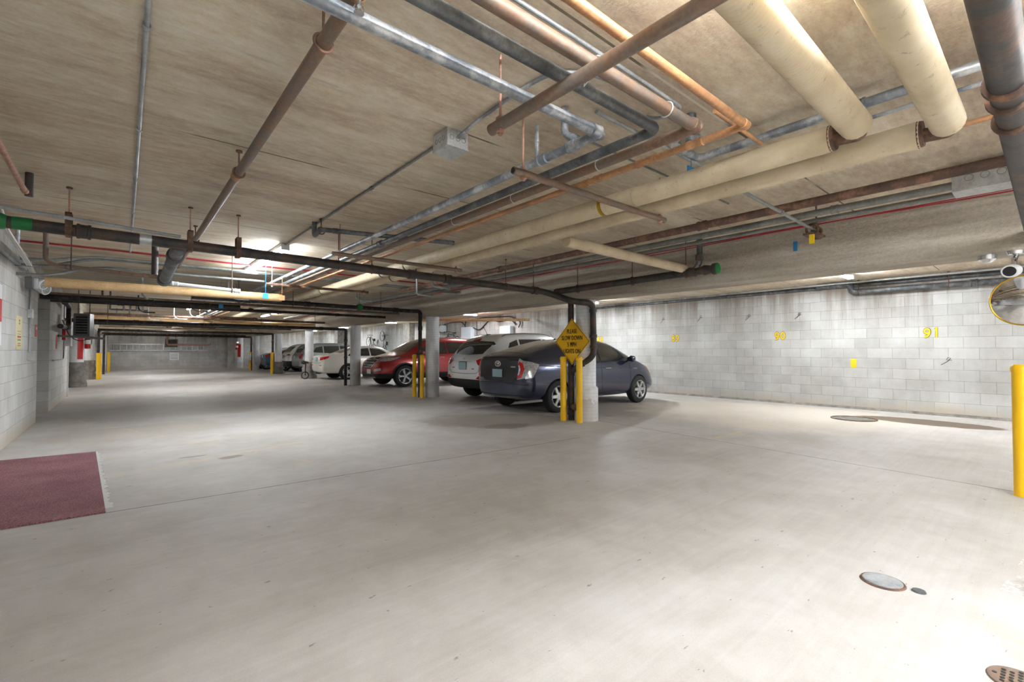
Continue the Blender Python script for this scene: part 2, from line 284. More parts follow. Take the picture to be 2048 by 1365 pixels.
# ---------------------------------------------------------------- mesh builder
class MB:
    def __init__(s): s.v = []; s.f = []; s.m = []
    def add(s, vs, fs, mi=0):
        o = len(s.v); s.v += [tuple(p) for p in vs]; s.f += [tuple(i+o for i in f) for f in fs]; s.m += [mi]*len(fs); return s
    def box(s, lo, hi, mi=0, rot=None, bev=0):
        lo, hi = Vector(lo), Vector(hi)
        if bev:
            bm = bmesh.new(); bmesh.ops.create_cube(bm, size=1); d = hi-lo; c = (hi+lo)/2
            for q in bm.verts: q.co = Vector((q.co.x*d.x, q.co.y*d.y, q.co.z*d.z))
            bmesh.ops.bevel(bm, geom=bm.edges[:], offset=bev, segments=2, affect='EDGES', profile=.6)
            bm.verts.index_update(); vs = [q.co.copy() for q in bm.verts]; fs = [[q.index for q in f.verts] for f in bm.faces]; bm.free()
            if rot: vs = [rot @ q for q in vs]
            return s.add([q+c for q in vs], fs, mi)
        vs = [Vector((x, y, z)) for x in (lo.x, hi.x) for y in (lo.y, hi.y) for z in (lo.z, hi.z)]
        if rot: c = (lo+hi)/2; vs = [rot @ (q-c)+c for q in vs]
        return s.add(vs, [(0, 1, 3, 2), (4, 6, 7, 5), (0, 4, 5, 1), (2, 3, 7, 6), (0, 2, 6, 4), (1, 5, 7, 3)], mi)
    def rings(s, rs, closed_ends=True, mi=0, loop=False):
        n = len(rs[0]); o = len(s.v); k = len(rs)
        for r in rs: s.v += [tuple(p) for p in r]
        for i in range(k if loop else k-1):
            a, b2 = o+i*n, o+((i+1) % k)*n
            for j in range(n):
                j2 = (j+1) % n; s.f.append((a+j, a+j2, b2+j2, b2+j)); s.m.append(mi)
        if closed_ends and not loop:
            s.f.append(tuple(o+j for j in reversed(range(n)))); s.m.append(mi)
            s.f.append(tuple(o+(k-1)*n+j for j in range(n))); s.m.append(mi)
        return s
    def cyl(s, a, b, r, r2=None, n=20, mi=0):
        return s.lathe(a, b, [(0, r), (1, r if r2 is None else r2)], n, mi)
    def lathe(s, a, b, prof, n=24, mi=0, caps=True):
        a, b = Vector(a), Vector(b); d = (b-a); L = d.length; d.normalize()
        u = d.orthogonal().normalized(); w = d.cross(u)
        rs = [[a+d*(L*t)+(u*math.cos(2*PI*i/n)+w*math.sin(2*PI*i/n))*r for i in range(n)] for t, r in prof]
        return s.rings(rs, caps, mi)
    def tube(s, pts, r, n=16, fil=0, mi=0, loop=False):
        P = [Vector(p) for p in pts]
        if fil and len(P) > 2 and not loop:
            Q = [P[0]]
            for i in range(1, len(P)-1):
                a, b, c = P[i-1], P[i], P[i+1]; d1 = (a-b); d2 = (c-b); l = min(fil, d1.length*.49, d2.length*.49)
                d1.normalize(); d2.normalize(); p1 = b+d1*l; p2 = b+d2*l
                for k in range(7):
                    t = k/6; Q.append(p1*(1-t)**2+b*2*t*(1-t)+p2*t*t)
            Q.append(P[-1]); P = Q
        rs = []; u = None; m = len(P)
        for i, p in enumerate(P):
            if loop: d = P[(i+1) % m]-P[i-1]
            else: d = (P[min(i+1, m-1)]-P[max(i-1, 0)])
            d.normalize()
            if u is None: u = d.orthogonal().normalized()
            else: u = (u-d*u.dot(d)).normalized()
            w = d.cross(u); rs.append([p+(u*math.cos(2*PI*j/n)+w*math.sin(2*PI*j/n))*r for j in range(n)])
        return s.rings(rs, True, mi, loop)
    def torus(s, c, ax, R, r, n=28, k=8, mi=0):
        c, d = Vector(c), Vector(ax).normalized(); u = d.orthogonal().normalized(); w = d.cross(u)
        rs = []
        for i in range(n):
            a = 2*PI*i/n; e = u*math.cos(a)+w*math.sin(a)
            rs.append([c+e*(R+r*math.cos(2*PI*j/k))+d*(r*math.sin(2*PI*j/k)) for j in range(k)])
        return s.rings(rs, False, mi, True)
    def prism(s, poly, a, b, mi=0):
        """poly: 2D points; a,b: functions mapping 2D->3D for both faces"""
        n = len(poly); s.add([a(p) for p in poly]+[b(p) for p in poly], [tuple(reversed(range(n))), tuple(range(n, 2*n))]+[(i, (i+1) % n, n+(i+1) % n, n+i) for i in range(n)], mi); return s
    def build(s, name, mats, parent=None, smooth=True, angle=35, org=None):
        me = bpy.data.meshes.new(name)
        if org is None: org = parent.location if (parent is not None and parent.parent is None) else Vector((0, 0, 0))
        if parent is not None and parent.get('_org') is not None: org = Vector(parent['_org'])
        org = Vector(org)
        me.from_pydata([tuple(Vector(p)-org) for p in s.v], [], s.f)
        for m in (mats if isinstance(mats, (list, tuple)) else [mats]): me.materials.append(MATS[m] if isinstance(m, str) else m)
        for p, i in zip(me.polygons, s.m): p.material_index = i
        bm = bmesh.new(); bm.from_mesh(me); bmesh.ops.recalc_face_normals(bm, faces=bm.faces[:]); bm.to_mesh(me); bm.free()
        if smooth:
            me.shade_smooth(); me.set_sharp_from_angle(angle=math.radians(angle))
        o = bpy.data.objects.new(name, me); COL.objects.link(o)
        if parent is not None: o.parent = parent
        return o
def tag(o, label=None, cat=None, group=None, kind=None):
    if label: o['label'] = label
    if cat: o['category'] = cat
    if group: o['group'] = group
    if kind: o['kind'] = kind
    return o
def thing(name, loc, label, cat, group=None):
    o = bpy.data.objects.new(name, None); COL.objects.link(o); o.location = loc; o.empty_display_size = .1
    return tag(o, label, cat, group)
def sub(mb, name, mats, part, root, **k):
    """a sub-part: same coordinates as its part"""
    o = mb.build(name, mats, None, org=root.location, **k); o.parent = part; return o
def struct(mb, name, mat, **k): return tag(mb.build(name, mat, None, **k), kind='structure')
def dup(root, loc=None, rotz=None, label=None, group=None):
    r = root.copy(); COL.objects.link(r)
    if loc is not None: r.location = loc
    if rotz is not None: r.rotation_euler = (0, 0, rotz)
    if label: r['label'] = label
    if group: r['group'] = group
    def rec(a, b):
        for ch in list(a.children):
            c = ch.copy(); COL.objects.link(c); c.parent = b; rec(ch, c)
    rec(root, r); return r
def ray(px, py):
    u = (px-CX)/F; v = (HOR-py)/F
    return Vector((SN+u*CS, CS-u*SN, v))
def at(px, py, X=None, Y=None, Z=None):
    d = ray(px, py)
    t = (X/d.x) if X is not None else (Y/d.y) if Y is not None else ((Z-H)/d.z)
    p = d*t; return Vector((p.x, p.y, p.z+H))
def text_mesh(txt, size, mat, extr=.002, off=0, xs=1, align='CENTER', name='lettering', spacing=1, line=1):
    cu = bpy.data.curves.new(name, 'FONT'); cu.body = txt; cu.size = size; cu.extrude = extr; cu.align_x = align; cu.align_y = 'CENTER'; cu.space_character = spacing; cu.space_line = line
    t = bpy.data.objects.new('t', cu); COL.objects.link(t); bpy.context.view_layer.update()
    me = bpy.data.meshes.new_from_object(t.evaluated_get(bpy.context.evaluated_depsgraph_get())); bpy.data.objects.remove(t); bpy.data.curves.remove(cu)
    bm = bmesh.new(); bm.from_mesh(me); bmesh.ops.remove_doubles(bm, verts=bm.verts[:], dist=1e-6)
    for v in bm.verts: v.co.x *= xs
    if off:
        src = bm.faces[:]
        for k in (-1, 1):
            g = bmesh.ops.duplicate(bm, geom=src)
            for v in g['geom']:
                if isinstance(v, bmesh.types.BMVert): v.co.x += k*off; v.co.z += .0004*(k+2)
    bm.to_mesh(me); bm.free()
    me.materials.clear(); me.materials.append(MATS[mat]); me.name = name
    return me
def place_text(me, name, parent, loc, right, up):
    """loc in the parent's local space; right/up: unit vectors"""
    o = bpy.data.objects.new(name, me); COL.objects.link(o)
    R, U = Vector(right), Vector(up); N = R.cross(U)
    o.matrix_local = Matrix(((R.x, U.x, N.x, loc[0]), (R.y, U.y, N.y, loc[1]), (R.z, U.z, N.z, loc[2]), (0, 0, 0, 1)))
    if parent is not None: o.parent = parent
    return o
# ---------------------------------------------------------------- the setting
struct(MB().box((-7, BACKY, -.2), (WALLX+.3, FARY+.3, 0)), 'floor', 'floor_concrete', smooth=False)
struct(MB().box((-7, BACKY, CEIL), (WALLX+.3, FARY+.3, CEIL+.2)), 'ceiling', 'ceiling_plank', smooth=False)
struct(MB().box((WALLX, BACKY, 0), (WALLX+.3, FARY+.3, CEIL)), 'wall_right', 'block_right', smooth=False)
w = MB(); w.box((LEFTX-.7, BACKY, 0), (LEFTX, 11.2, CEIL)); w.box((LEFTX-.7, 12.9, 0), (LEFTX, 16.84, CEIL)); w.box((LEFTX-.7, 11.2, 2.31), (LEFTX, 12.9, CEIL)); w.box((LEFTX-.9, 11.2, 0), (LEFTX-.7, 12.9, 2.31))
struct(w, 'wall_left', 'block_left', smooth=False)
struct(MB().box((-7, FARY, 0), (5.5, FARY+.3, CEIL)).box((5.5, FARY-.35, 0), (WALLX, FARY+.3, CEIL)), 'wall_far', 'block_far', smooth=False)
struct(MB().box((-7.3, 16.84, 0), (-7, FARY+.3, CEIL)).box((-7, 16.6, 0), (LEFTX-.7, 16.84, CEIL)), 'wall_far_left', 'block_left', smooth=False)
struct(MB().box((-1.82, BACKY-.3, 0), (WALLX+.3, BACKY, CEIL)), 'wall_back', 'block_far', smooth=False)
for i, (y, wd) in enumerate(((22.1, .7), (32.6, .7))):
    struct(MB().box((WALLX-.3, y-wd/2, 0), (WALLX, y+wd/2, CEIL)), 'trim_%d' % (i+1), 'concrete_base', smooth=False)
# white steel edge on the end of the left wall and curb of mortar at the foot of the right wall
struct(MB().box((LEFTX-.004, 16.80, 0), (LEFTX+.025, 16.87, 2.1)), 'trim_3', 'white_paint', smooth=False)
cb = MB(); cb.prism([(0, 0), (-.07, 0), (-.02, .035), (0, .045)], lambda p: (WALLX+p[0], BACKY, p[1]), lambda p: (WALLX+p[0], FARY-.36, p[1])); struct(cb, 'baseboard_right', 'concrete_base')
# ledge of the steel lintel high on the left wall, near the camera
struct(MB().box((LEFTX, 4.0, 2.36), (LEFTX+.06, 9.45, 2.45), bev=.01), 'trim_4', 'conduit')
# beams
tag(MB().box((5.95, BACKY, 2.10), (6.42, FARY-.36, CEIL-.002)).build('concrete_beam', 'sprayed_beam', smooth=False), 'long sprayed concrete beam over the column row beside the cars', 'beam')
tag(MB().box((-1.35, 16.9, 2.10), (-.9, FARY-.01, CEIL-.002)).build('concrete_beam', 'sprayed_beam', smooth=False), 'short concrete beam over the far white columns beyond the block wall', 'beam')
# ---------------------------------------------------------------- columns
COLY = [5.33+5.24*k for k in range(7)]
def column(x, y, label, base=None, r=.175, stripe=None):
    t = thing('round_column', (x, y, 0), label, 'column')
    z0 = base[1]-.01 if base else 0
    MB().lathe((x, y, z0), (x, y, 2.095), [(0, r), (1, r)], 36).build('shaft', 'column_paint', t)
    if base:
        rb, h, m = base
        if m == 'column_paint': MB().lathe((x, y, 0), (x, y, h), [(0, rb), (.96, rb), (1, rb-.02), (1, r)], 36).build('base', m, t)
        else:
            mb = MB(); n = 30; rs = []
            for k in range(9):
                z = h*k/8; rs.append([(x+math.cos(2*PI*i/n)*(rb*(1-.10*k/8)+random.uniform(-.012, .012)-(.03 if k in (3, 6) else 0)), y+math.sin(2*PI*i/n)*(rb*(1-.10*k/8)+random.uniform(-.012, .012)), z) for i in range(n)])
            mb.rings(rs).build('base', m, t)
            if h > .6: MB().lathe((x, y, 0), (x, y, .14), [(0, rb+.03), (1, rb+.02)], 12).build('plinth', 'concrete_base', t)
    if stripe:
        a0, a1, z0, z1 = stripe; mb = MB(); n = 10
        ring = lambda rr, z: [(x+rr*math.cos(a0+(a1-a0)*i/n), y+rr*math.sin(a0+(a1-a0)*i/n), z) for i in range(n+1)]
        mb.rings([ring(r+.001, z0)+ring(r+.006, z0)[::-1], ring(r+.001, z1)+ring(r+.006, z1)[::-1]]).build('red_stripe', 'red_sign', t)
    return t
CXX = 6.2
column(CXX, COLY[0], 'white round column with thick white base behind the slow down sign', (.21, .586, 'column_paint'))
column(CXX, COLY[1], 'white column with ring lines between the red SUV and the white hatchback rear')
column(CXX, COLY[2], 'white column standing in front of the cream sedan rear door')
column(CXX, COLY[3], 'white column on a crumbling stepped concrete base beside the scooter', (.3, .7, 'concrete_base'))
column(CXX, COLY[4], 'white column on a dark ribbed concrete base beside the blue car', (.27, .62, 'concrete_base'))
column(CXX, COLY[5], 'slim looking pale column between the blue car and the silver car nose')
column(CXX, COLY[6]-.3, 'farthest white column of the car row with red stripe and extinguisher', stripe=(-2.9, -1.6, .75, 1.65))
column(CXX+.03, -.2, 'white column beside the convex mirror at the frame edge')
column(-1.2, 21.1, 'white column with a broad red stripe and rough concrete block base', (.27, .82, 'concrete_base'), .2, (-1.35, -.55, .92, 1.95))
column(-1.1, 26.1, 'white column on low ribbed base just beyond the red striped column', (.24, .8, 'concrete_base'))
column(-.93, 36.0, 'last white column of the far row in front of the ladder wall')
# ---------------------------------------------------------------- bollards
def bollard(x, y, label, group, h=1.11, r=.052, mark=False):
    t = thing('bollard', (x, y, 0), label, 'bollard', group)
    MB().lathe((x, y, 0), (x, y, h-.05), [(0, r), (1, r)], 24).build('post', 'yellow_paint', t)
    MB().lathe((x, y, h-.06), (x, y, h), [(0, r+.007), (.55, r+.007), (.8, r), (1, r*.8)], 24).build('cap', 'yellow_paint', t)
    if mark: MB().lathe((x, y, .62), (x, y, .98), [(0, r+.003), (1, r+.003)], 24, caps=False).build('white_band', 'sign_white', t)
    return t
bollard(5.86, 5.55, 'yellow steel bollard under the slow down sign, the one farther along the aisle', 'bollards by the sign')
bollard(5.87, 5.19, 'yellow steel bollard under the slow down sign, the nearer one', 'bollards by the sign')
bollard(5.86, 10.92, 'yellow bollard by the red car wheel, standing clear of the drain pipe', 'bollards by the red car')
bollard(5.85, 10.50, 'yellow bollard by the red car, directly before the black drain pipe', 'bollards by the red car')
bollard(5.84, 26.0, 'yellow bollard in front of the blue car', 'far bollards', r=.07)
bollard(5.82, 31.2, 'yellow bollard with a white band beside the farthest parked car', 'far bollards', mark=True)
bollard(-.77, 25.8, 'stout yellow bollard beside the fire extinguisher column', 'far bollards', r=.085)
bollard(-.60, 33.8, 'slim yellow bollard near the far ladder wall', 'far bollards', r=.06)
bollard(5.755, .19, 'near yellow bollard below the convex mirror', 'bollards by the mirror', h=1.10, r=.062)
# ---------------------------------------------------------------- carpet mat, floor covers
mt = thing('carpet_mat', (-.6, 6, 0), 'worn burgundy carpet runner with frayed white edge at the left wall', 'mat')
P0 = [(-1.11, 4.66), (-.085, 4.62), (-.235, 7.42), (-1.11, 7.5)]
MB().prism(P0, lambda p: (p[0], p[1], .001), lambda p: (p[0], p[1], .012)).build('pile', 'burgundy_carpet', mt)
fr = MB()
for k in range(90):
    t = k/89; x = -.088+(-.238+.088)*t; y = 4.75+2.66*t; l = random.uniform(.015, .05)
    fr.box((x-.004, y-.012, .001), (x+l, y+.014, .007))
fr.build('frayed_edge', 'cable_white', mt, smooth=False)
t = thing('floor_cover', (3.07, .61, 0), 'round steel floor cleanout cover with a rusty rim in the foreground', 'floor cover')
MB().lathe((3.07, .61, 0), (3.07, .61, .006), [(0, .098), (1, .094)], 40).build('rim', 'old_rust', t)
MB().lathe((3.07, .61, 0), (3.07, .61, .011), [(0, .085), (.8, .085), (1, .08)], 40).build('plate', 'conduit', t)
g = at(1829, 1179, Z=0); tag(MB().lathe(g, g+Vector((0, 0, .008)), [(0, .03), (1, .026)], 20).build('floor_plug', 'grey_iron', org=g), 'small dark floor plug beside the round cleanout cover', 'floor plug').location = g
g = at(1705, 838, Z=0)
t = thing('manhole_cover', g, 'rusty manhole cover with ring pattern near the block wall', 'manhole cover')
MB().torus(g+Vector((0, 0, .003)), (0, 0, 1), .33, .012, 48).build('rim', 'old_rust', t)
mb = MB(); mb.lathe(g, g+Vector((0, 0, .004)), [(0, .31), (1, .31)], 40)
for r in (.08, .15, .22, .28): mb.torus(g+Vector((0, 0, .005)), (0, 0, 1), r, .004, 36, 6)
mb.build('lid', 'concrete_base', t)
g = at(2026, 1357, Z=0)
t = thing('drain_grate', g, 'small rusty round floor drain grate in the foreground corner', 'drain grate')
mb = MB(); mb.lathe(g, g+Vector((0, 0, .006)), [(0, .09), (1, .086)], 32); mb.build('plate', 'rust_pipe', t)
mb = MB()
for i in range(-3, 4):
    for j in range(-3, 4):
        if i*i+j*j < 10: mb.lathe(g+Vector((i*.022, j*.022, .005)), g+Vector((i*.022, j*.022, .0075)), [(0, .007), (1, .007)], 10)
mb.build('holes', 'black_ink', t)
# ---------------------------------------------------------------- slow down sign
C = Vector((5.93, 5.41, 1.37)); hw = .40
t = thing('warning_sign', C, 'yellow diamond sign reading please slow down 5 mph lights on', 'sign')
dia = [(-hw, 0), (0, -hw), (hw, 0), (0, hw)]
MB().prism(dia, lambda p: (C.x, C.y-p[0], C.z+p[1]), lambda p: (C.x+.004, C.y-p[0], C.z+p[1])).build('panel', 'yellow_paint', t)
mb = MB()
for k in range(4):
    a, b = Vector(dia[k])*.965, Vector(dia[(k+1) % 4])*.965; a2, b2 = a*.972, b*.972
    mb.prism([a, b, b2, a2], lambda p: (C.x-.001, C.y-p[0], C.z+p[1]), lambda p: (C.x, C.y-p[0], C.z+p[1]))
mb.build('border', 'black_ink', t, smooth=False)
for k, s in enumerate(('PLEASE', 'SLOW DOWN', '5 MPH', 'LIGHTS ON')):
    me = text_mesh(s, .108, 'black_ink', .0006, .0022, .66, name='line_of_text', spacing=1.08); place_text(me, 'line_of_text', t, (-.002, 0, .175-.115*k), (0, -1, 0), (0, 0, 1))
# ---------------------------------------------------------------- wall numbers
def _el(cx, cy, a, b, a0=0, a1=2*PI, n=24): return [(cx+a*math.cos(a0+(a1-a0)*i/n), cy+b*math.sin(a0+(a1-a0)*i/n)) for i in range(n+(abs(a1-a0) < 6.2))]
GLYPH = {'0': [(_el(.42, .5, .27, .36), True)], '8': [(_el(.42, .70, .20, .17), True), (_el(.42, .30, .25, .19), True)],
         '9': [(_el(.42, .64, .26, .21), True), (_el(.22, .66, .46, .56, .0, -1.75, 14), False)], '1': [([(.48, .98), (.48, .02)], False), ([(.50, .86), (.30, .74)], False)]}
def stroke(mb, path, hw, loop, f, th):
    n = len(path); L, R = [], []
    for i, p in enumerate(path):
        a = Vector(path[i-1] if (loop or i) else p); b = Vector(path[(i+1) % n] if (loop or i < n-1) else p); d = (b-a).normalized(); nn = Vector((-d.y, d.x))
        L.append((p[0]+nn.x*hw, p[1]+nn.y*hw)); R.append((p[0]-nn.x*hw, p[1]-nn.y*hw))
    for i in range(n if loop else n-1):
        j = (i+1) % n; q = [L[i], L[j], R[j], R[i]]
        F3 = lambda p: f(*p); o = Vector((-th, 0, 0))
        mb.add([Vector(F3(p)) for p in q]+[Vector(F3(p))+o for p in q], [(0, 1, 2, 3), (7, 6, 5, 4), (0, 4, 5, 1), (1, 5, 6, 2), (2, 6, 7, 3), (3, 7, 4, 0)])
def wall_number(s, y, z, label, group):
    t = thing('bay_number', (WALLX, y, z), label, 'number', group)
    for k, ch in enumerate(s):
        for nm, m, hw_, x0 in (('outline', 'black_ink', .132, .002), ('digit', 'paint_yellow_wall', .098, .006)):
            mb = MB()
            for q_, (path, loop) in enumerate(GLYPH[ch]): stroke(mb, path, hw_, loop, lambda a, b: (WALLX, y-(k-1)*.124-a*.145, z+(b-.5)*.2), x0+.0009*q_)
            mb.build(nm, m, t, smooth=False)
for s, y in (('91', 1.52), ('90', 4.15), ('89', 6.81), ('88', 9.45)):
    wall_number(s, y, 1.555, 'yellow painted bay number %s on the grey block wall' % s, 'painted bay numbers')
for px, py, lb in ((1706.5, 727, 'short yellow paint mark on the block wall between numbers 90 and 91'), (1263.5, 722, 'yellow paint mark on the block wall above the dark blue car hood')):
    g = at(px, py, X=WALLX); tag(MB().box(Vector((-.003, -.05, -.09))+g, Vector((0, .05, .09))+g, bev=.001).build('paint_mark', 'paint_yellow_wall', org=g), lb, 'paint mark').location = g
hooks = [(1328, 641, 'under the beam, farthest from the mirror'), (1403, 637, 'above number 89'), (1500, 635, 'between numbers 89 and 90'), (1600, 632, 'above and past number 90'), (1896, 723, 'low on the wall below number 91')]
for px, py, lb in hooks:
    g = at(px, py, X=WALLX); pts = [g+Vector(p) for p in ((0, .10, -.07), (-.03, .04, -.03), (-.05, 0, 0), (-.06, -.04, .06), (-.04, 0, .07), (-.05, .02, .02), (-.03, -.05, .02))]
    tag(MB().tube(pts, .005, 6).build('wire_hook', 'dark_metal', org=g), 'bent black wire stub on the block wall '+lb, 'wire hook').location = g
# ---------------------------------------------------------------- pipes
def pipe(name, pts, r, mat, label, cat='pipe', group=None, fil=None, coup=(), cmat=None, n=18, caps=(), hub=1.28):
    """coup: (segment index, t along it, length) couplings; caps: (end index, material)"""
    P = [Vector(p) for p in pts]
    t = thing(name, P[0], label, cat, group)
    MB().tube(P, r, n, fil if fil is not None else r*2.6).build('run', mat, t, angle=50)
    for i, s, l in coup:
        a, b = P[i], P[i+1]; d = (b-a).normalized(); c = a.lerp(b, s)
        MB().lathe(c-d*l/2, c+d*l/2, [(0, r*1.02), (.04, r*hub), (.22, r*hub), (.26, r*(hub-.1)), (.74, r*(hub-.1)), (.78, r*hub), (.96, r*hub), (1, r*1.02)], n).build('coupling', cmat or mat, t)
    for e, m in caps:
        a = P[e]; b = P[e+1] if e == 0 else P[e-1]; d = (a-b).normalized()
        MB().lathe(a-d*.05, a+d*.02, [(0, r*1.25), (.8, r*1.25), (1, r*1.1)], n).build('end_cap', m, t)
    return t
def band(t, c, d, r, w, mat, name='tape_band'):
    c, d = Vector(c), Vector(d).normalized(); MB().lathe(c-d*w/2, c+d*w/2, [(0, r), (1, r)], 20).build(name, mat, t)
def hanger(x, y, z, r, axis, label, group, top=CEIL, strap=False):
    t = thing('pipe_hanger', (x, y, z), label, 'hanger', group)
    ax = (1, 0, 0) if axis == 'X' else (0, 1, 0)
    MB().cyl((x, y, z+r*(1.1 if not strap else 1.0)), (x, y, top-.001), .006, n=8).build('rod', 'rod_rust' if strap else 'old_rust', t)
    if strap:
        s = MB()
        if axis == 'X': s.box((x-.022, y-r-.012, z-r-.006), (x+.022, y-r-.004, z+r+.10)).box((x-.022, y+r+.004, z-r-.006), (x+.022, y+r+.012, z+r+.10)).box((x-.022, y-r-.012, z-r-.014), (x+.022, y+r+.012, z-r-.004)).box((x-.022, y-r-.012, z+r+.09), (x+.022, y+r+.012, z+r+.10))
        else: s.torus((x, y, z), ax, r*1.08+.006, .008)
        s.build('clevis', 'old_rust', t)
    else: MB().torus((x, y, z), ax, r*1.05+.006, .007).build('clevis', 'old_rust', t)
    MB().lathe((x, y, top-.012), (x, y, top-.001), [(0, .022), (1, .022)], 10).build('anchor', 'old_rust', t)
    return t
ZP = 2.42; YE = 36.6
# T pipes turning into the long aisle bundle
ti = pipe('insulated_pipe', [(-1.0, .672, ZP), (2.97, .672, ZP)], .0735, 'insulation', 'fat beige insulated pipe overhead, ending short of the light strip, inner of the two', group='insulated pipes')
MB().lathe((2.955, .672, ZP), (3.0, .672, ZP), [(0, .0737), (.4, .07), (1, .04)], 24).build('end_cap', 'insulation', ti)
ti = pipe('insulated_pipe', [(-1.0, .352, ZP), (3.30, .352, ZP)], .0735, 'insulation', 'fat beige insulated pipe overhead nearest the black drain stack', group='insulated pipes')
MB().lathe((3.285, .352, ZP), (3.33, .352, ZP), [(0, .0737), (.4, .07), (1, .04)], 24).build('end_cap', 'insulation', ti)
dk = [.13*i for i in range(1, 8)]
ti = pipe('insulated_pipe', [(3.05, .80, ZP), (3.05, YE, ZP)], .0735, 'insulation', 'long beige insulated pipe running down the aisle, the one farther from the block wall', group='insulated pipes')
MB().lathe((3.05, .785, ZP), (3.05, .81, ZP), [(0, .068), (1, .0745)], 24).build('end_ring', 'old_rust', ti)
band(ti, (3.05, 2.25, ZP), (0, 1, 0), .0775, .30, 'insulation', 'patch'); band(ti, (3.05, 2.42, ZP), (0, 1, 0), .0782, .03, 'gold_brass')
for y in (5.9, 6.7, 9.5): band(ti, (3.05, y, ZP), (0, 1, 0), .0765, .03, 'drain_iron', 'strap')
ti = pipe('insulated_pipe', [(3.37, .47, ZP), (3.37, YE, ZP)], .0735, 'insulation', 'long beige insulated pipe running down the aisle on the parked car side', group='insulated pipes')
MB().lathe((3.37, .455, ZP), (3.37, .48, ZP), [(0, .068), (1, .0745)], 24).build('end_ring', 'old_rust', ti)
for y in (6.1, 7.0): band(ti, (3.37, y, ZP), (0, 1, 0), .0765, .03, 'drain_iron', 'strap')
pipe('pipe_elbow', [(2.99, .672, ZP-.02), (3.05, .672, ZP-.02), (3.05, .80, ZP-.01)], .038, 'old_rust', 'dark bare elbow joining the beige pipes at the first insulated pipe end', fil=.05)
pipe('pipe_elbow', [(3.31, .352, ZP-.02), (3.37, .352, ZP-.02), (3.37, .47, ZP-.01)], .038, 'old_rust', 'dark bare elbow joining the beige pipes next to the black drain stack', fil=.05)
pipe('water_pipe', [(-1.0, 1.61, ZP), (2.0, 1.61, ZP), (2.0, YE, ZP)], .0265, 'galvanised', 'galvanised water pipe with white corrosion turning down the aisle', coup=[(0, .985, .07), (1, .006, .07), (1, .013, .08), (1, .0005, .05)], fil=.05, hub=1.35)
pipe('water_pipe', [(-1.0, 1.38, ZP), (2.2, 1.38, ZP), (2.2, YE, ZP)], .0285, 'grey_iron', 'dark grey water pipe beside the galvanised one, turning down the aisle', coup=[(1, .1, .1)], fil=.06)
pipe('water_pipe', [(-1.0, 1.235, ZP), (2.34, 1.235, ZP), (2.34, YE, ZP)], .03, 'rust_pipe', 'rust brown pipe with white ties between grey and copper pipes', fil=.05, coup=[(0, .993, .06)])
rp = pipe('copper_pipe', [(-1.0, 1.05, ZP), (2.52, 1.05, ZP), (2.52, YE, ZP)], .021, 'copper', 'orange brown copper pipe turning down the aisle with soldered sleeves', fil=.03, coup=[(1, .008, .10), (1, .016, .07), (1, .0185, .05), (1, .028, .07), (1, .031, .05), (0, .995, .05)], hub=1.25)
pipe('copper_pipe', [(2.40, 1.16, 2.50), (3.0, 1.16, 2.50)], .0125, 'copper', 'thin copper pipe passing above the beige pipes near the corner bends')
pipe('copper_pipe', [(2.62, 1.9, 2.47), (2.62, 2.35, 2.47), (2.52, 2.42, 2.44)], .009, 'copper', 'short bright copper branch under the planks beside the copper pipe', fil=.03)
tag(MB().tube([(1.02+.035*math.cos(a), 0, 0) for a in (0,)]*0 or [(1.5, 1.235+.036*math.cos(2*PI*i/16), ZP+.036*math.sin(2*PI*i/16)) for i in range(16)], .004, 6, loop=True).tube([(1.5, 1.235, ZP-.03), (1.505, 1.30, ZP-.06), (1.5, 1.28, ZP-.02)], .003, 5).build('cable_tie', 'cable_white'), 'white cord tied around the rust brown overhead pipe', 'cord')
tag(MB().tube([(2.05, 1.235+.036*math.cos(2*PI*i/16), ZP+.036*math.sin(2*PI*i/16)) for i in range(16)], .0035, 6, loop=True).build('cable_tie', 'cable_white'), 'white ring tie on the brown pipe close to its corner', 'cord')
for y in (1.9, 2.75, 3.6): tag(MB().tube([(2.34+.034*math.cos(2*PI*i/16), y, ZP+.034*math.sin(2*PI*i/16)) for i in range(16)], .003, 6, loop=True).build('cable_tie', 'cable_white'), 'thin pale tie around the brown pipe of the aisle bundle', 'cord', 'ties along the brown pipe')
# supports
def rail(name, a, b, r, mat, label, group, bolts):
    a, b = Vector(a), Vector(b); t = thing(name, a, label, 'support rail', group); d = (b-a).normalized()
    MB().lathe(a, b, [(0, r*.82), (.0005, r*.82), (.001, r), (1, r)], 18).build('tube', mat, t)
    MB().lathe(a-d*.001, a+d*.004, [(0, r*.72), (1, r*.72)], 18).build('hollow_end', 'black_ink', t)
    for s in bolts:
        c = a.lerp(b, s); MB().cyl((c.x, c.y, c.z+r*.7), (c.x, c.y, CEIL-.001), .0065, n=8).build('rod', 'rod_rust', t)
        MB().lathe((c.x, c.y, c.z-r-.022), (c.x, c.y, c.z-r+.003), [(0, .014), (.45, .015), (.5, .022), (1, .022)], 6).build('nut', 'rod_rust', t)
        MB().lathe((c.x, c.y, c.z+r-.003), (c.x, c.y, c.z+r+.014), [(0, .022), (.5, .022), (.55, .014), (1, .013)], 8).build('washer', 'rod_rust', t)
    return t
rail('support_rail', (1.385, 1.80, 2.315), (1.385, -.3, 2.315), .028, 'rust_pipe', 'brown hanging pipe rail under the overhead bend, nearest the camera', 'pipe supports', (.035, .8))
rail('support_rail', (1.79, 2.11, 2.312), (3.46, 2.11, 2.312), .023, 'rust_pipe', 'hanging pipe rail carrying the aisle bundle, the nearest cross rail', 'pipe supports', (.05, .96))
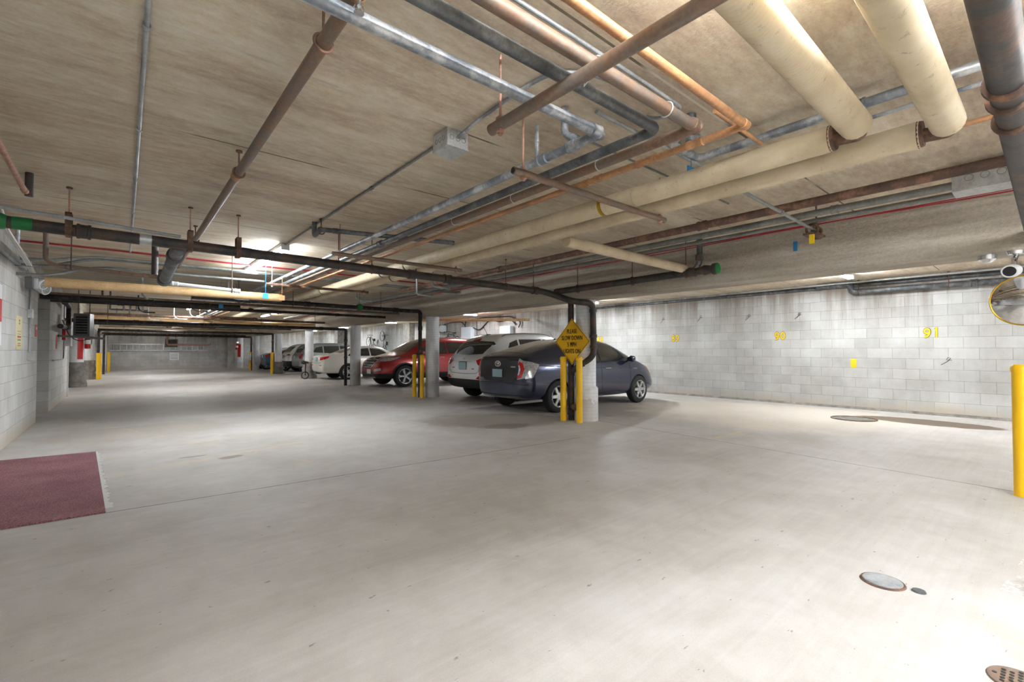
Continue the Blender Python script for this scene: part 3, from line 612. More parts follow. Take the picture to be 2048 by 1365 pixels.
for k in range(1, 10):
    y = 2.11+3.13*k
    rail('support_rail', (1.78, y, 2.312), (3.52, y, 2.312), .023, 'rust_pipe' if k < 2 else 'old_rust', 'rusty cross rail under the aisle pipe bundle, '+('second from the camera, behind the big drain' if k == 1 else 'third from the camera' if k == 2 else 'far down the aisle'), 'pipe supports' if k < 3 else 'far cross rails', (.05, .95))
# sprinkler main, left
sp = pipe('sprinkler_pipe', [(.62, 1.0, 2.50), (.62, 8.6, 2.50)], .029, 'rust_pipe', 'long brown sprinkler pipe running along the aisle overhead with a sprinkler head', coup=[(0, .075, .07), (0, .375, .08), (0, .72, .07)], cmat='copper', caps=[(1, 'old_rust')])
h = thing('fire_sprinkler', (.62, 1.59, 2.44), 'small chrome sprinkler head under the brown pipe coupling', 'sprinkler')
MB().lathe((.62, 1.57, 2.473), (.62, 1.57, 2.435), [(0, .013), (.3, .013), (.35, .009), (1, .007)], 12).build('body', 'chrome', h); MB().lathe((.62, 1.57, 2.412), (.62, 1.57, 2.409), [(0, .018), (1, .018)], 16).tube([(.608, 1.57, 2.44), (.602, 1.57, 2.425), (.616, 1.57, 2.411)], .002, 6).tube([(.632, 1.57, 2.44), (.638, 1.57, 2.425), (.624, 1.57, 2.411)], .002, 6).build('deflector', 'chrome', h)
for y in (1.95, 3.78, 6.4): hanger(.62, y, 2.50, .029, 'Y', 'ring hanger holding the brown sprinkler pipe to the ceiling', 'sprinkler pipe hangers')
# ceiling conduits
pipe('conduit', [(.06, -2.5, 2.645), (.06, 8.75, 2.645)], .011, 'conduit', 'straight pale conduit fixed along the ceiling on the wall side', coup=[(0, .375, .03), (0, .45, .03), (0, .56, .03), (0, .66, .03), (0, .77, .03)], hub=1.5)
bx = thing('junction_box', (1.65, 2.59, 2.6), 'square grey metal junction box on the ceiling with conduits at both ends', 'junction box')
MB().box((1.57, 2.50, 2.545), (1.73, 2.68, 2.658), bev=.002).build('box', 'zinc_box', bx, smooth=False); MB().box((1.567, 2.497, 2.54), (1.733, 2.683, 2.546)).build('cover', 'zinc_box', bx, smooth=False)
mb = MB()
for x0 in (1.605, 1.65, 1.695): mb.torus((x0, 2.499, 2.60), (0, 1, 0), .015, .0015, 16, 5)
for y0 in (2.545, 2.59, 2.635): mb.torus((1.569, y0, 2.60), (1, 0, 0), .015, .0015, 16, 5)
mb.build('knockouts', 'grey_metal', bx)
pipe('conduit', [(1.65, 2.68, 2.62), (1.65, 2.8, 2.645), (1.65, 6.75, 2.645)], .010, 'conduit_dull', 'grey conduit from the junction box to the nearer tube light', coup=[(1, .27, .04), (1, .7, .04)], hub=1.5)
pipe('conduit', [(1.65, 2.50, 2.61), (1.65, 2.32, 2.635), (1.64, 1.85, 2.645), (1.66, 1.62, 2.64), (1.85, 1.50, 2.64), (3.0, 1.50, 2.64)], .010, 'galvanised', 'grey conduit bending away from the junction box above the water pipes', fil=.12, coup=[(1, .8, .04)], hub=1.5)
pipe('conduit', [(-1.0, 1.36, 2.61), (2.43, 1.36, 2.61), (2.43, 1.50, 2.60), (2.43, 1.62, 2.6605)], .010, 'conduit', 'thin conduit above the brown overhead pipe', fil=.05)
pipe('conduit', [(2.1, 1.72, 2.62), (3.9, 1.72, 2.62)], .012, 'conduit', 'thin conduit crossing above the copper pipe toward the beige pipes')
pipe('conduit', [(2.1, 2.0, 2.62), (4.4, 2.0, 2.62)], .008, 'conduit_dull', 'slim conduit crossing the ceiling over the nearest cross rail')
pipe('vent_pipe', [(1.98, 1.86, 2.659), (1.98, 1.86, 2.50), (2.0, 1.80, 2.46)], .022, 'galvanised', 'short galvanised riser from the water pipe bend to the ceiling', coup=[(0, .25, .03)], fil=.03)
pipe('vent_pipe', [(2.0, 2.12, 2.659), (2.0, 2.12, 2.45)], .014, 'galvanised', 'thinner galvanised riser just past the pipe bend', coup=[(0, .5, .02)])
pipe('vent_pipe', [(2.63, 1.42, 2.659), (2.63, 1.42, 2.49)], .032, 'grey_iron', 'dark stub pipe with white paper wrap hanging from the ceiling planks')
pipe('water_pipe', [(2.62, 1.50, 2.56), (2.75, 1.62, 2.58), (3.1, 1.62, 2.58), (3.1, -1.5, 2.58)], .027, 'galvanised', 'grey pipe under the planks running above the beige pipes to the mirror side', coup=[(1, .3, .07), (2, .3, .06)], fil=.06)
pipe('conduit', [(3.42, .75, 2.62), (3.42, -1.5, 2.62)], .012, 'galvanised', 'thin conduit beside the grey pipe near the black drain stack')
pipe('copper_pipe', [(3.62, .62, 2.5), (3.62, -1.2, 2.5)], .015, 'copper', 'clean orange copper pipe between insulated pipe end and black drain stack')
pipe('data_cable', [(2.25, .3, 2.652), (2.95, -.02, 2.652)], .006, 'blue_plastic', 'blue cable along the ceiling above the black drain stack', 'cable')
pipe('insulated_pipe', [(2.1, .32, 2.56), (2.55, -.25, 2.57)], .05, 'insulation', 'short wrapped beige branch reaching up behind the outer insulated pipe')
# cast iron drain close to the camera on the right
dp = pipe('drain_pipe', [(-1.0, .105, 2.27), (6.0, .105, 2.21)], .055, 'drain_iron', 'thick rusty cast iron drain overhead closest to the camera', coup=[])
for x in (2.56, 2.72, 2.98): MB().lathe((x-.03, .105, 2.27-.0085*(x+1)), (x+.03, .105, 2.27-.0085*(x+1)), [(0, .056), (.1, .07), (.4, .072), (.6, .064), (.9, .064), (1, .056)], 24).build('hub', 'old_rust', dp)
# sprinkler main, grey main and red cables beside the beam
pipe('sprinkler_pipe', [(4.53, -2.5, 2.50), (4.53, 9.0, 2.50)], .038, 'old_rust', 'rusty sprinkler main running beside the beam above the conduit', coup=[(0, .42, .10), (0, .71, .08)])
pipe('conduit', [(4.92, .5, 2.50), (4.92, 20, 2.50)], .032, 'conduit_dull', 'wide grey conduit entering the metal trough beside the beam', coup=[(0, .04, .06)])
pipe('conduit', [(5.12, .5, 2.48), (5.12, 20, 2.48)], .022, 'conduit_dull', 'narrower grey conduit next to the wide one beside the beam')
tr = thing('wiring_trough', (5.0, .1, 2.5), 'grey wiring trough with knockouts at the end of the wide conduit', 'wiring trough')
MB().box((4.84, -.1, 2.43), (5.06, .50, 2.57), bev=.003).build('body', 'zinc_box', tr, smooth=False)
mb = MB()
for i in range(6): mb.torus((4.838, -.02+i*.085, 2.52), (1, 0, 0), .024, .002, 16, 5)
mb.build('knockouts', 'grey_metal', tr)
rc = MB()
for k, (dx, dz) in enumerate(((0, 0), (.02, -.012), (-.015, .006))):
    rc.tube([(5.80+dx+.012*math.sin(i*1.1+k), -1.5+i*1.0, 2.61+dz+.008*math.sin(i*1.7+2*k)) for i in range(24)], .006, 6)
tag(rc.build('alarm_cable', 'cable_red'), 'red alarm cables clipped along the beam beside the conduits', 'cable')
pipe('conduit', [(3.45, 1.52, 2.43), (5.22, 1.52, 2.40)], .014, 'conduit_dull', 'grey conduit crossing under the sprinkler main to the valve cluster', coup=[(0, .5, .05)], hub=1.6)
vc = thing('valve_cluster', (5.2, 1.52, 2.38), 'rusty valve and strap cluster with a yellow tag by the beam', 'valve')
mb = MB(); mb.torus((5.12, 1.52, 2.40), (1, 0, 0), .05, .012); mb.torus((5.24, 1.52, 2.39), (1, 0, 0), .045, .012); mb.box((5.05, 1.46, 2.34), (5.3, 1.58, 2.36)); mb.cyl((5.17, 1.52, 2.36), (5.17, 1.52, 2.48), .01); mb.cyl((5.24, 1.52, 2.44), (5.24, 1.52, 2.6605), .008); mb.lathe((5.28, 1.52, 2.33), (5.28, 1.52, 2.42), [(0, .03), (.5, .045), (1, .02)]); mb.build('clamps', 'old_rust', vc)
MB().box((5.06, 1.49, 2.25), (5.085, 1.53, 2.34)).build('yellow_tag', 'paint_yellow_wall', vc, smooth=False)
g = at(1593, 492, X=5.94); tag(MB().box(g+Vector((-.004, -.02, -.055)), g+Vector((.008, .02, .055))).build('tag_label', 'blue_plastic', org=g, smooth=False), 'small blue tag stuck on the sprayed beam', 'tag').location = g
g = at(1385, 340, Z=2.5); t = tag(MB().box(g+Vector((-.05, -.003, -.03)), g+Vector((.05, .003, .03))).tube([g+Vector((0, 0, .03)), g+Vector((0, 0, CEIL-g.z))], .0025, 5).build('tag_label', 'blue_plastic', org=g, smooth=False), 'blue tag hanging on a string above the first insulated pipe', 'tag'); t.location = g
# beige branch + black drain with green cap
pipe('insulated_pipe', [(3.37, 3.15, 2.31), (5.86, 3.15, 2.29)], .056, 'insulation', 'beige insulated branch crossing from the aisle bundle toward the beam')
dg = pipe('drain_pipe', [(5.62, 2.78, 2.235), (5.62, 5.5, 2.215)], .05, 'drain_iron', 'dark drain pipe along the beam ending in a green cleanout cap', coup=[(0, .09, .09)])
MB().lathe((5.62, 2.90, 2.235), (5.62, 2.70, 2.235), [(0, .052), (.2, .066), (.6, .05), (.75, .072), (1, .072)], 24).build('hub', 'drain_iron', dg); MB().lathe((5.62, 2.705, 2.235), (5.62, 2.69, 2.235), [(0, .066), (1, .064)], 24).build('cleanout_cap', 'green_cap', dg)
MB().tube([(5.62, 3.02, 2.24), (5.62, 2.93, 2.33), (5.62, 2.93, 2.655)], .036, 16, .06).build('branch', 'grey_iron', dg); MB().lathe((5.62, 2.93, 2.36), (5.62, 2.93, 2.45), [(0, .038), (.1, .052), (.9, .052), (1, .038)]).build('coupling', 'drain_iron', dg)
for y in (3.12, 3.95, 5.0): hanger(5.62, y, 2.232-.007*(y-2.78), .05, 'Y', 'ring hanger on the green capped drain by the beam', 'green cap drain hangers')
# first cross drain
d1 = pipe('drain_pipe', [(-.78, 5.6, 2.285), (5.45, 5.6, 2.215), (5.74, 5.22, 2.04), (6.10, 5.085, 2.02), (6.12, 5.085, 1.12), (6.01, 5.47, .86)], .052, 'drain_iron', 'long rusty drain crossing the whole aisle with a green cap at the wall side', coup=[(0, .08, .10), (0, .6, .10), (0, .69, .12), (0, .965, .12), (3, .14, .05), (3, .62, .05), (3, .82, .05), (4, .55, .09)], fil=.12)
MB().lathe((-.74, 5.6, 2.286), (-.92, 5.6, 2.288), [(0, .047), (.2, .066), (.8, .07), (1, .055)], 24).build('cleanout_cap', 'green_cap', d1)
band(d1, (-.66, 5.6, 2.285), (1, 0, 0), .0535, .12, 'green_cap', 'green_paint')
for x in (.15, 1.0, 3.86): band(d1, (x, 5.6, 2.285-.01125*(x+.72)), (1, 0, 0), .0535, .09, 'zinc_box' if x < .2 else 'drain_iron')
for x in (-.38, .50, .92, 1.98, 2.4, 4.6, 5.2): hanger(x, 5.6, 2.285-.01125*(x+.72), .046, 'X', 'rusty strap hanger holding the big cross drain', 'cross drain hangers', strap=x < 1.5)
pipe('drain_pipe', [(6.014, 5.51, 2.10), (6.014, 5.51, 0)], .052, 'drain_iron', 'vertical black drain pipe behind the slow down sign', coup=[(0, .24, .12), (0, .62, .05), (0, .93, .12)])
hb = MB(); hb.lathe((5.99, 5.45, .24), (5.95, 5.36, .24), [(0, .05), (.7, .06), (1, .055)], 20); tag(hb.build('cleanout_plug', 'old_rust'), 'rusty cleanout plug at the foot of the drain behind the sign', 'plug')
# drain dropping below the sprinkler pipe
pipe('drain_pipe', [(.40, 5.66, 2.215), (.40, 7.75, 2.13), (.40, 7.75, 2.3)], .06, 'grey_iron', 'wide grey drain hanging below the cross drain and running away', fil=.08, coup=[(0, .12, .12), (0, .88, .16)])
pipe('vent_pipe', [(.30, 7.55, 2.659), (.30, 7.55, 2.2)], .036, 'drain_iron', 'black riser joining the wide grey drain to the ceiling')
pipe('water_pipe', [(.46, 7.75, 2.13), (1.30, 7.75, 2.09)], .026, 'white_paint', 'white painted pipe leaving the grey drain toward the aisle', coup=[(0, .08, .08), (0, .96, .08)])
pipe('water_pipe', [(.34, 7.75, 2.2), (-.65, 7.75, 2.24), (-.72, 7.75, 2.3), (-.72, 7.75, 2.659)], .026, 'rust_pipe', 'pale pipe leaving the grey drain toward the wall and rising', coup=[(0, .12, .07), (0, .85, .09)], fil=.06)
pipe('vent_pipe', [(-.97, 7.9, 2.659), (-.97, 7.9, 2.46)], .02, 'galvanised', 'short galvanised stub hanging near the left wall pipes')
hanger(1.2, 7.75, 2.094, .026, 'X', 'ring hanger on the white painted pipe', None); hanger(-.5, 7.75, 2.236, .026, 'X', 'pale ring hanger on the pipe beside the wall', None)
# grey conduits sweeping across
for k, (y, z, dz) in enumerate(((8.85, 2.56, .12), (8.95, 2.55, .18), (9.06, 2.44, .18))):
    pipe('conduit', [(-1.12, y, z-dz), (-.8, y, z-dz), (-.35, y, z), (1.2, y, z), (5.9 if k < 2 else 1.9, y, z)], .020, 'conduit_dull', ('upper', 'middle', 'lower')[k]+' grey conduit of the three sweeping across from the left wall', fil=.3, coup=[(2, .45, .05)], hub=1.4)
rc = MB()
for k in range(2): rc.tube([(-1.05+i*.5, 8.6+.03*k, 2.64-.008*k+.004*math.sin(i)) for i in range(14)], .007, 6)
tag(rc.build('alarm_cable', 'cable_red'), 'red alarm cables crossing the ceiling near the left wall', 'cable')
pipe('insulated_pipe', [(-.87, 9.35, 2.20), (2.25, 9.35, 2.20)], .072, 'tan_insulation', 'tan insulated pipe crossing the aisle from the left wall')
# white flex / cable bundle along the left wall
for k in range(3):
    tag(MB().tube([(-.98+.02*k, 3.4, 2.63), (-1.0+.02*k, 5.2, 2.60-.01*k), (-.93+.03*k, 6.2, 2.55), (-.98+.02*k, 7.0, 2.50), (-1.0+.02*k, 8.8, 2.38), (-1.02+.02*k, 9.6, 2.30)], .010, 8, .25).build('power_cable', 'cable_white'), ('inner', 'middle', 'outer')[k]+' white flexible cable of the bundle along the left wall top', 'cable')
tag(MB().tube([(-.9, 5.45, 2.38), (-.5, 5.5, 2.37), (.0, 5.55, 2.355), (.42, 5.58, 2.345)], .016, 10, .2).build('conduit', 'conduit'), 'white curved conduit above the green capped end of the cross drain', 'conduit')
pipe('copper_pipe', [(-.60, 3.3, 2.52), (-.61, 5.25, 2.48)], .018, 'rod_rust', 'short reddish pipe slanting from the left wall near the green cap', caps=[(1, 'copper')])
pipe('vent_pipe', [(-.60, 5.36, 2.659), (-.60, 5.36, 2.47)], .026, 'drain_iron', 'black stub through the ceiling beside the reddish pipe')
# dark tee with elbow and its hanger in front of the tube light
pipe('drain_pipe', [(1.62, 5.35, 2.659), (1.62, 5.35, 2.50), (1.62, 5.13, 2.53), (3.0, 4.62, 2.50)], .026, 'grey_iron', 'grey elbowed drain in front of the lit tube lamp', coup=[(2, .1, .05), (2, .55, .05)], fil=.04, hub=1.2)
hanger(1.64, 5.18, 2.53, .03, 'Y', 'small ring hanger over the grey elbowed drain', None)
# more cross drains with drops at each column
def cross_drain(y, z, x0, x1, lb, yd, left_drop=None, mat='black_iron'):
    pts = [(x0, y, z+.03), (x1-.12, y, z), (x1, yd, z), (x1, yd, 0)]
    if left_drop is not None: pts = [(x0, y, 0)]+pts
    k = 1 if left_drop is not None else 0
    p = pipe('drain_pipe', pts, .05, mat, lb, coup=[(k, .2, .12), (k, .45, .12), (k, .7, .12), (k, .9, .12), (k+2, .2, .1), (k+2, .5, .06)], fil=.13)
    for x in (x0+.8, (x0+x1)/2-.6, (x0+x1)/2+.9, x1-1.0): hanger(x, y, z+.015, .05, 'X', 'rod hanger holding a far black cross drain', 'far cross drain hangers')
cross_drain(10.85, 2.24, 1.0, 5.89, 'black cross drain dropping behind the bollards by the red car', 10.67)
cross_drain(16.0, 1.95, -1.12, 5.89, 'straight black cross drain hung low over the middle of the aisle', 15.9)
cross_drain(26.05, 2.06, -.80, 5.89, 'black cross drain dropping beside the blue car and the extinguisher column', 26.1, 1)
cross_drain(31.2, 2.0, -.75, 5.89, 'farthest black cross drain dropping by the banded bollard', 31.3, 1)
g0 = thing('drain_cleanout', (4.3, 10.78, 2.25), 'green cleanout cap on the black cross drain above the cream sedan', 'cap')
MB().lathe((4.3, 10.84, 2.25), (4.3, 10.70, 2.25), [(0, .05), (.4, .075), (1, .075)], 20).build('fitting', 'black_iron', g0); MB().lathe((4.3, 10.71, 2.25), (4.3, 10.69, 2.25), [(0, .066), (1, .066)], 20).build('cap', 'green_cap', g0)
lines = [(10.3, 2.30, .045, 'black_iron', 'black pipe crossing just behind the tan insulated pipe'), (11.4, 2.16, .05, 'black_iron', 'heavy black pipe crossing between wall and columns'), (12.0, 2.27, .03, 'rust_pipe', 'thin brown pipe crossing behind the heavy black pipe'), (12.9, 2.22, .035, 'black_iron', 'slim black pipe crossing the aisle past the wall opening'),
         (14.2, 2.36, .06, 'tan_insulation', 'tan insulated pipe crossing the aisle far back'), (18.3, 2.30, .04, 'old_rust', 'rusty pipe crossing beyond the wall heater'), (19.6, 2.25, .07, 'tan_insulation', 'pale insulated pipe crossing above the far ladder view'), (23.0, 2.22, .045, 'black_iron', 'black pipe crossing past the striped column'), (24.0, 2.4, .05, 'conduit_dull', 'grey pipe crossing past the striped column'), (28.4, 2.18, .045, 'black_iron', 'black pipe crossing over the aisle near its far end'), (29.6, 2.3, .06, 'insulation', 'pale insulated pipe crossing near the far end'), (33.4, 2.15, .04, 'old_rust', 'last rusty pipe crossing before the far wall')]
for i, (y, z, r, m, lb) in enumerate(lines):
    x1 = 1.92 if z > 2.32 or i < 2 else 5.9
    pipe('cross_pipe', [(-1.12 if y < 16.8 else -.9, y, z), (5.95 if x1 > 5 else x1, y, z-.02)], r, m, lb, 'pipe', coup=[(0, .15, .1), (0, .5, .1), (0, .8, .1)] if 'insulation' not in m else [])
for i in range(10):
    x = random.uniform(-.6, 1.6); y = 10.3+i*1.3; tag(MB().tube([(x, y, 2.6605), (x, y, 2.3), (x+.1, y, 2.22), (x+.35, y, 2.22)], .018, 10, .08).build('pipe_stub', random.choice(['black_iron', 'galvanised', 'old_rust']), org=(x, y, 2.4)), 'bent pipe stub dropping among the far cross pipes', 'pipe', 'far bent stubs').location = (x, y, 2.4)
for i, (x, y) in enumerate(((4.1, 7.0), (4.45, 8.2), (3.9, 9.9))):
    pipe('vent_pipe', [(x, y, 2.659), (x, y, 2.34), (x+.35, y, 2.32)], .022, 'conduit', ('near', 'middle', 'far')[i]+' pale riser bending toward the beam above the parked cars', fil=.05, coup=[(0, .85, .05)])
mf = thing('meter_manifold', (.0, 14.6, 2.3), 'cluster of pale looped fittings under the ceiling past the wall heater', 'manifold')
MB().tube([(-.25, 14.6, 2.2), (.45, 14.6, 2.2)], .02, 10).tube([(-.25, 14.6, 2.2), (-.25, 14.6, 2.6605)], .02, 10).build('pipe', 'conduit_dull', mf)
for i in range(4): MB().torus((.0+i*.12, 14.6, 2.27), (1, 0, 0), .07, .022).build('loop', 'conduit', mf)
for px, py, y, m, lb in ((441, 613, 11.0, 'blue_plastic', 'blue tag hanging among the aisle pipes'), (530, 592, 8.0, 'blue_plastic', 'pale blue tag between the aisle pipes near the lamp'), (563, 596, 8.0, 'copper', 'orange tag hanging in the aisle pipe bundle'), (500, 619, 13.0, 'copper', 'orange square tag far down the pipe bundle')):
    g = at(px, py, Y=y); t = tag(MB().box(g+Vector((-.04, -.004, -.04)), g+Vector((.04, .004, .04))).cyl(g+Vector((0, 0, .04)), Vector((g.x, g.y, ZP-.02 if g.x > 1.9 else 2.6605)), .003, n=5).build('tag_label', m, org=g, smooth=False), lb, 'tag'); t.location = g
# pipes along the right wall
wp = pipe('drain_pipe', [(11.52, 3.35, 2.60), (11.5, 2.75, 2.59), (11.5, 2.72, 2.43), (11.5, 2.45, 2.42), (11.5, -3, 2.40)], .055, 'grey_iron', 'dark drain along the top of the block wall with an elbow', coup=[(3, .28, .1), (3, .40, .14)], fil=.08)
pipe('conduit', [(11.632, 9.6, 2.575), (11.632, -3, 2.56)], .034, 'grey_iron', 'long dark pipe tight under the ceiling along the block wall', coup=[(0, .2, .12), (0, .34, .05), (0, .5, .05)], cmat='grey_iron')
pipe('conduit', [(11.3, 5.4, 2.60), (11.3, -1, 2.60)], .018, 'conduit', 'pale conduit below the bay ceiling light', coup=[(0, .12, .08), (0, .6, .08)])
for y in (2.6, 1.25): hanger(11.5, y, 2.415, .055, 'Y', 'ring hanger of the dark drain on the block wall', 'block wall drain hangers')
pipe('insulated_pipe', [(6.6, 17.2, 2.35), (11.5, 12.6, 2.35)], .05, 'tan_insulation', 'tan pipe slanting under the bay ceiling beyond the beam')
# ---------------------------------------------------------------- tube lights
def tube_light(x, y, L, label, group, axis='Y', z=CEIL, lm='tube_light'):
    t = thing('tube_light', (x, y, z-.02), label, 'light', group)
    def B(a, b): return ((x+a[1], y+a[0], z+a[2]), (x+b[1], y+b[0], z+b[2])) if axis == 'X' else ((x+a[0], y+a[1], z+a[2]), (x+b[0], y+b[1], z+b[2]))
    def srt(p): return tuple(min(i, j) for i, j in zip(*p)), tuple(max(i, j) for i, j in zip(*p))
    MB().box(*srt(B((-.055, -L/2, -.05), (.055, L/2, -.001))), bev=.005).build('housing', 'white_paint', t)
    mb = MB()
    for dx in (-.034, .034):
        p = B((dx, -L/2+.03, -.072), (dx, L/2-.03, -.072)); mb.lathe(p[0], p[1], [(0, .013), (1, .013)], 10)
    mb.build('tubes', lm, t)
    for s in (-1, 1): MB().box(*srt(B((-.052, s*L/2-.015, -.09), (.052, s*L/2+.015, -.04)))).build('socket', 'white_paint', t)
    return t
# ---------------------------------------------------------------- cars
def paint(name, c, metal=.35, rough=.3):
    m, nt, b = new_mat(name); n = noise(nt, pos(nt, obj=True), 3, 5)
    c2 = mix(nt, ramp(nt, n, [(.4, (0, 0, 0)), (.75, (.25, .25, .25))]), c, tuple(min(1, k*.8+.05) for k in c))
    nt.links.new(c2, b.inputs['Base Color']); b.inputs['Metallic'].default_value = metal; b.inputs['Roughness'].default_value = rough
    b.inputs['Coat Weight'].default_value = 1; b.inputs['Coat Roughness'].default_value = .06; MATS[name] = m
paint('navy_paint', s2l(40, 47, 72), .5, .22); paint('pearl_paint', s2l(240, 241, 243), .1, .35); paint('red_paint', s2l(158, 22, 26), .3)
paint('cream_paint', s2l(226, 224, 214), .15, .35); paint('grey_paint', s2l(150, 154, 156), .5); paint('blue_paint', s2l(22, 70, 110), .4); paint('silver_paint', s2l(196, 198, 200), .5)
def wheel_meshes(R, rim, W, n, twin=False, style='alloy'):
    t = MB(); w = W/2
    t.lathe((0, -w, 0), (0, w, 0), [(0, rim), (0, rim+.015), (.03, R-.045), (.07, R-.02), (.16, R-.003), (.3, R), (.31, R-.008), (.34, R-.008), (.35, R), (.65, R), (.66, R-.008), (.69, R-.008), (.7, R), (.84, R-.003), (.93, R-.02), (.97, R-.045), (1, rim+.015), (1, rim)], 40, caps=False)
    t.lathe((0, -w+.03, 0), (0, w-.06, 0), [(0, rim), (1, rim)], 40)
    tire = t.build('wheel', 'rubber', angle=50); me1 = tire.data; bpy.data.objects.remove(tire)
    r = MB(); yo = w-.012
    r.lathe((0, yo-.06, 0), (0, yo+.012, 0), [(0, rim-.02), (.6, rim-.022), (.9, rim-.014), (1, rim-.004), (1, rim+.012), (.8, rim+.012)], 40, caps=False)
    r.lathe((0, yo-.05, 0), (0, yo+.004, 0), [(0, .06), (.8, .062), (1, .05)], 20); r.lathe((0, yo, 0), (0, yo+.01, 0), [(0, .03), (1, .026)], 16)
    for i in range(n):
        a = 2*PI*i/n
        for da in ((-.11, .11) if twin else (0,)):
            ca, sa = math.cos(a+da), math.sin(a+da); wi, wo = (.022, .014) if twin else (.034, .045)
            if not twin: wi, wo = .040, .030 if n == 5 else .034
            def pt(rad, side, y): return (rad*ca-side*sa, y, rad*sa+side*ca)
            r.rings([[pt(.04, -wi, yo-.03), pt(.04, wi, yo-.03), pt(.04, wi*.8, yo+.004), pt(.04, -wi*.8, yo+.004)], [pt(rim-.01, -wo, yo-.03), pt(rim-.01, wo, yo-.03), pt(rim-.01, wo*.8, yo+.006), pt(rim-.01, -wo*.8, yo+.006)]])
    ro = r.build('rim', style, angle=40); me2 = ro.data; bpy.data.objects.remove(ro)
    d = MB().lathe((0, yo-.075, 0), (0, yo-.07, 0), [(0, rim-.03), (1, rim-.03)], 24).build('brake_disc', 'dark_metal'); me3 = d.data; bpy.data.objects.remove(d)
    return me1, me2, me3
class Car:
    def __init__(s, name, loc, rz, label, st, paintm, clad=0, axles=(.86, 3.56), R=.315, track=.76, wheel=None, archr=None, cat='car', dark=None):
        s.root = thing(name, loc, label, cat); s.root.rotation_euler = (0, 0, rz); s.paintm = paintm
        mb = MB(); rs = []
        for (x, zb, zt, wt, zl, wl, wm, ws) in st:
            h = [(ws*.82, zb), (ws, zb+.05), (wm, zb+(zl-zb)*.45), (wl, zl), (wl*.25+wt*.75 if zt-zl > .2 else (wl+wt)/2, zl+(zt-zl)*.62), (wt, zt-min(.05, (zt-zl)*.3)), (wt*.6, zt-.006)]
            ring = [(x, 0, zb)]+[(x, y, z) for y, z in h]+[(x, 0, zt+.004)]+[(x, -y, z) for y, z in reversed(h)]
            rs.append(ring)
        mb.rings(rs)
        o = mb.build('body', [paintm, 'black_plastic'], None, angle=180)
        sm = o.modifiers.new('s', 'SUBSURF'); sm.levels = sm.render_levels = 3
        cut = MB(); ar = archr or R+.045
        for ax in axles:
            for sg in (-1, 1): cut.lathe((ax, sg*(track-.19), R-.01), (ax, sg*1.4, R-.01), [(0, ar), (1, ar)], 44)
        c = cut.build('cut', 'black_plastic'); bo = o.modifiers.new('b', 'BOOLEAN'); bo.operation = 'DIFFERENCE'; bo.object = c; bo.solver = 'EXACT'; bo.material_mode = 'TRANSFER'
        dg = bpy.context.evaluated_depsgraph_get(); dg.update()
        me = bpy.data.meshes.new_from_object(o.evaluated_get(dg)); bpy.data.objects.remove(o); bpy.data.objects.remove(c)
        
        if clad:
            bm = bmesh.new(); bm.from_mesh(me); bmesh.ops.bisect_plane(bm, geom=bm.verts[:]+bm.edges[:]+bm.faces[:], dist=1e-5, plane_co=(0, 0, clad), plane_no=(0, 0, 1)); bm.to_mesh(me); bm.free()
        me.name = 'body'; me.shade_smooth(); me.set_sharp_from_angle(angle=math.radians(38))
        bk = [i for i, m in enumerate(me.materials) if m and m.name == 'black_plastic']
        bi = bk[0] if bk else 0
        for p in me.polygons:
            if p.center.z < clad or (dark and dark(p.center)): p.material_index = bi
        s.body = bpy.data.objects.new('body', me); COL.objects.link(s.body); s.body.parent = s.root
        s.bvh = BVHTree.FromPolygons([v.co for v in me.vertices], [list(p.vertices) for p in me.polygons])
        s.axles, s.R = axles, R
        if wheel:
            for ax in axles:
                for sg in (-1, 1):
                    w = bpy.data.objects.new('wheel', wheel[0]); COL.objects.link(w); w.parent = s.root; w.location = (ax, sg*(track), R); w.rotation_euler = (0, 0, 0 if sg > 0 else PI)
                    for nm, m in (('rim', wheel[1]), ('brake_disc', wheel[2])):
                        r = bpy.data.objects.new(nm, m); COL.objects.link(r); r.parent = w
    def cast(s, view, a, b):
        if view == 'side-': o, d = Vector((a, -3, b)), Vector((0, 1, 0))
        elif view == 'side+': o, d = Vector((a, 3, b)), Vector((0, -1, 0))
        elif view == 'rear': o, d = Vector((-3, a, b)), Vector((1, 0, 0))
        elif view == 'front': o, d = Vector((9, a, b)), Vector((-1, 0, 0))
        else: o, d = Vector((a, b, 4)), Vector((0, 0, -1))
        h = s.bvh.ray_cast(o, d)
        if h[0] is None:
            q = o+d*3.6; h2 = s.bvh.find_nearest(q); return h2[0], d, Vector((0, 0, 0))
        n = h[1] if h[1].dot(d) < 0 else -h[1]
        return h[0], d, n
    def panel(s, name, mat, view, poly, off=.004, th=.012, both=False, step=.06, label=None, parent=None):
        if both:
            s.panel(name, mat, 'side-', poly, off, th, step=step, label=label, parent=parent); return s.panel(name, mat, 'side+', poly, off, th, step=step, label=label, parent=parent)
        bm = bmesh.new(); vs = [bm.verts.new((p[0], p[1], 0)) for p in poly]; bm.faces.new(vs)
        xs = [p[0] for p in poly]; ys = [p[1] for p in poly]
        for k in range(2):
            lo, hi = (min(xs), max(xs)) if k == 0 else (min(ys), max(ys)); n = max(1, int((hi-lo)/step))
            for i in range(1, n+1):
                c = lo+(hi-lo)*i/(n+1); co = (c, 0, 0) if k == 0 else (0, c, 0); no = (1, 0, 0) if k == 0 else (0, 1, 0)
                bmesh.ops.bisect_plane(bm, geom=bm.verts[:]+bm.edges[:]+bm.faces[:], plane_co=co, plane_no=no)
        bmesh.ops.triangulate(bm, faces=[f for f in bm.faces if len(f.verts) > 4])
        bm.verts.ensure_lookup_table(); bm.verts.index_update()
        edges = [e for e in bm.edges if e.is_boundary]
        top, bot = [], []
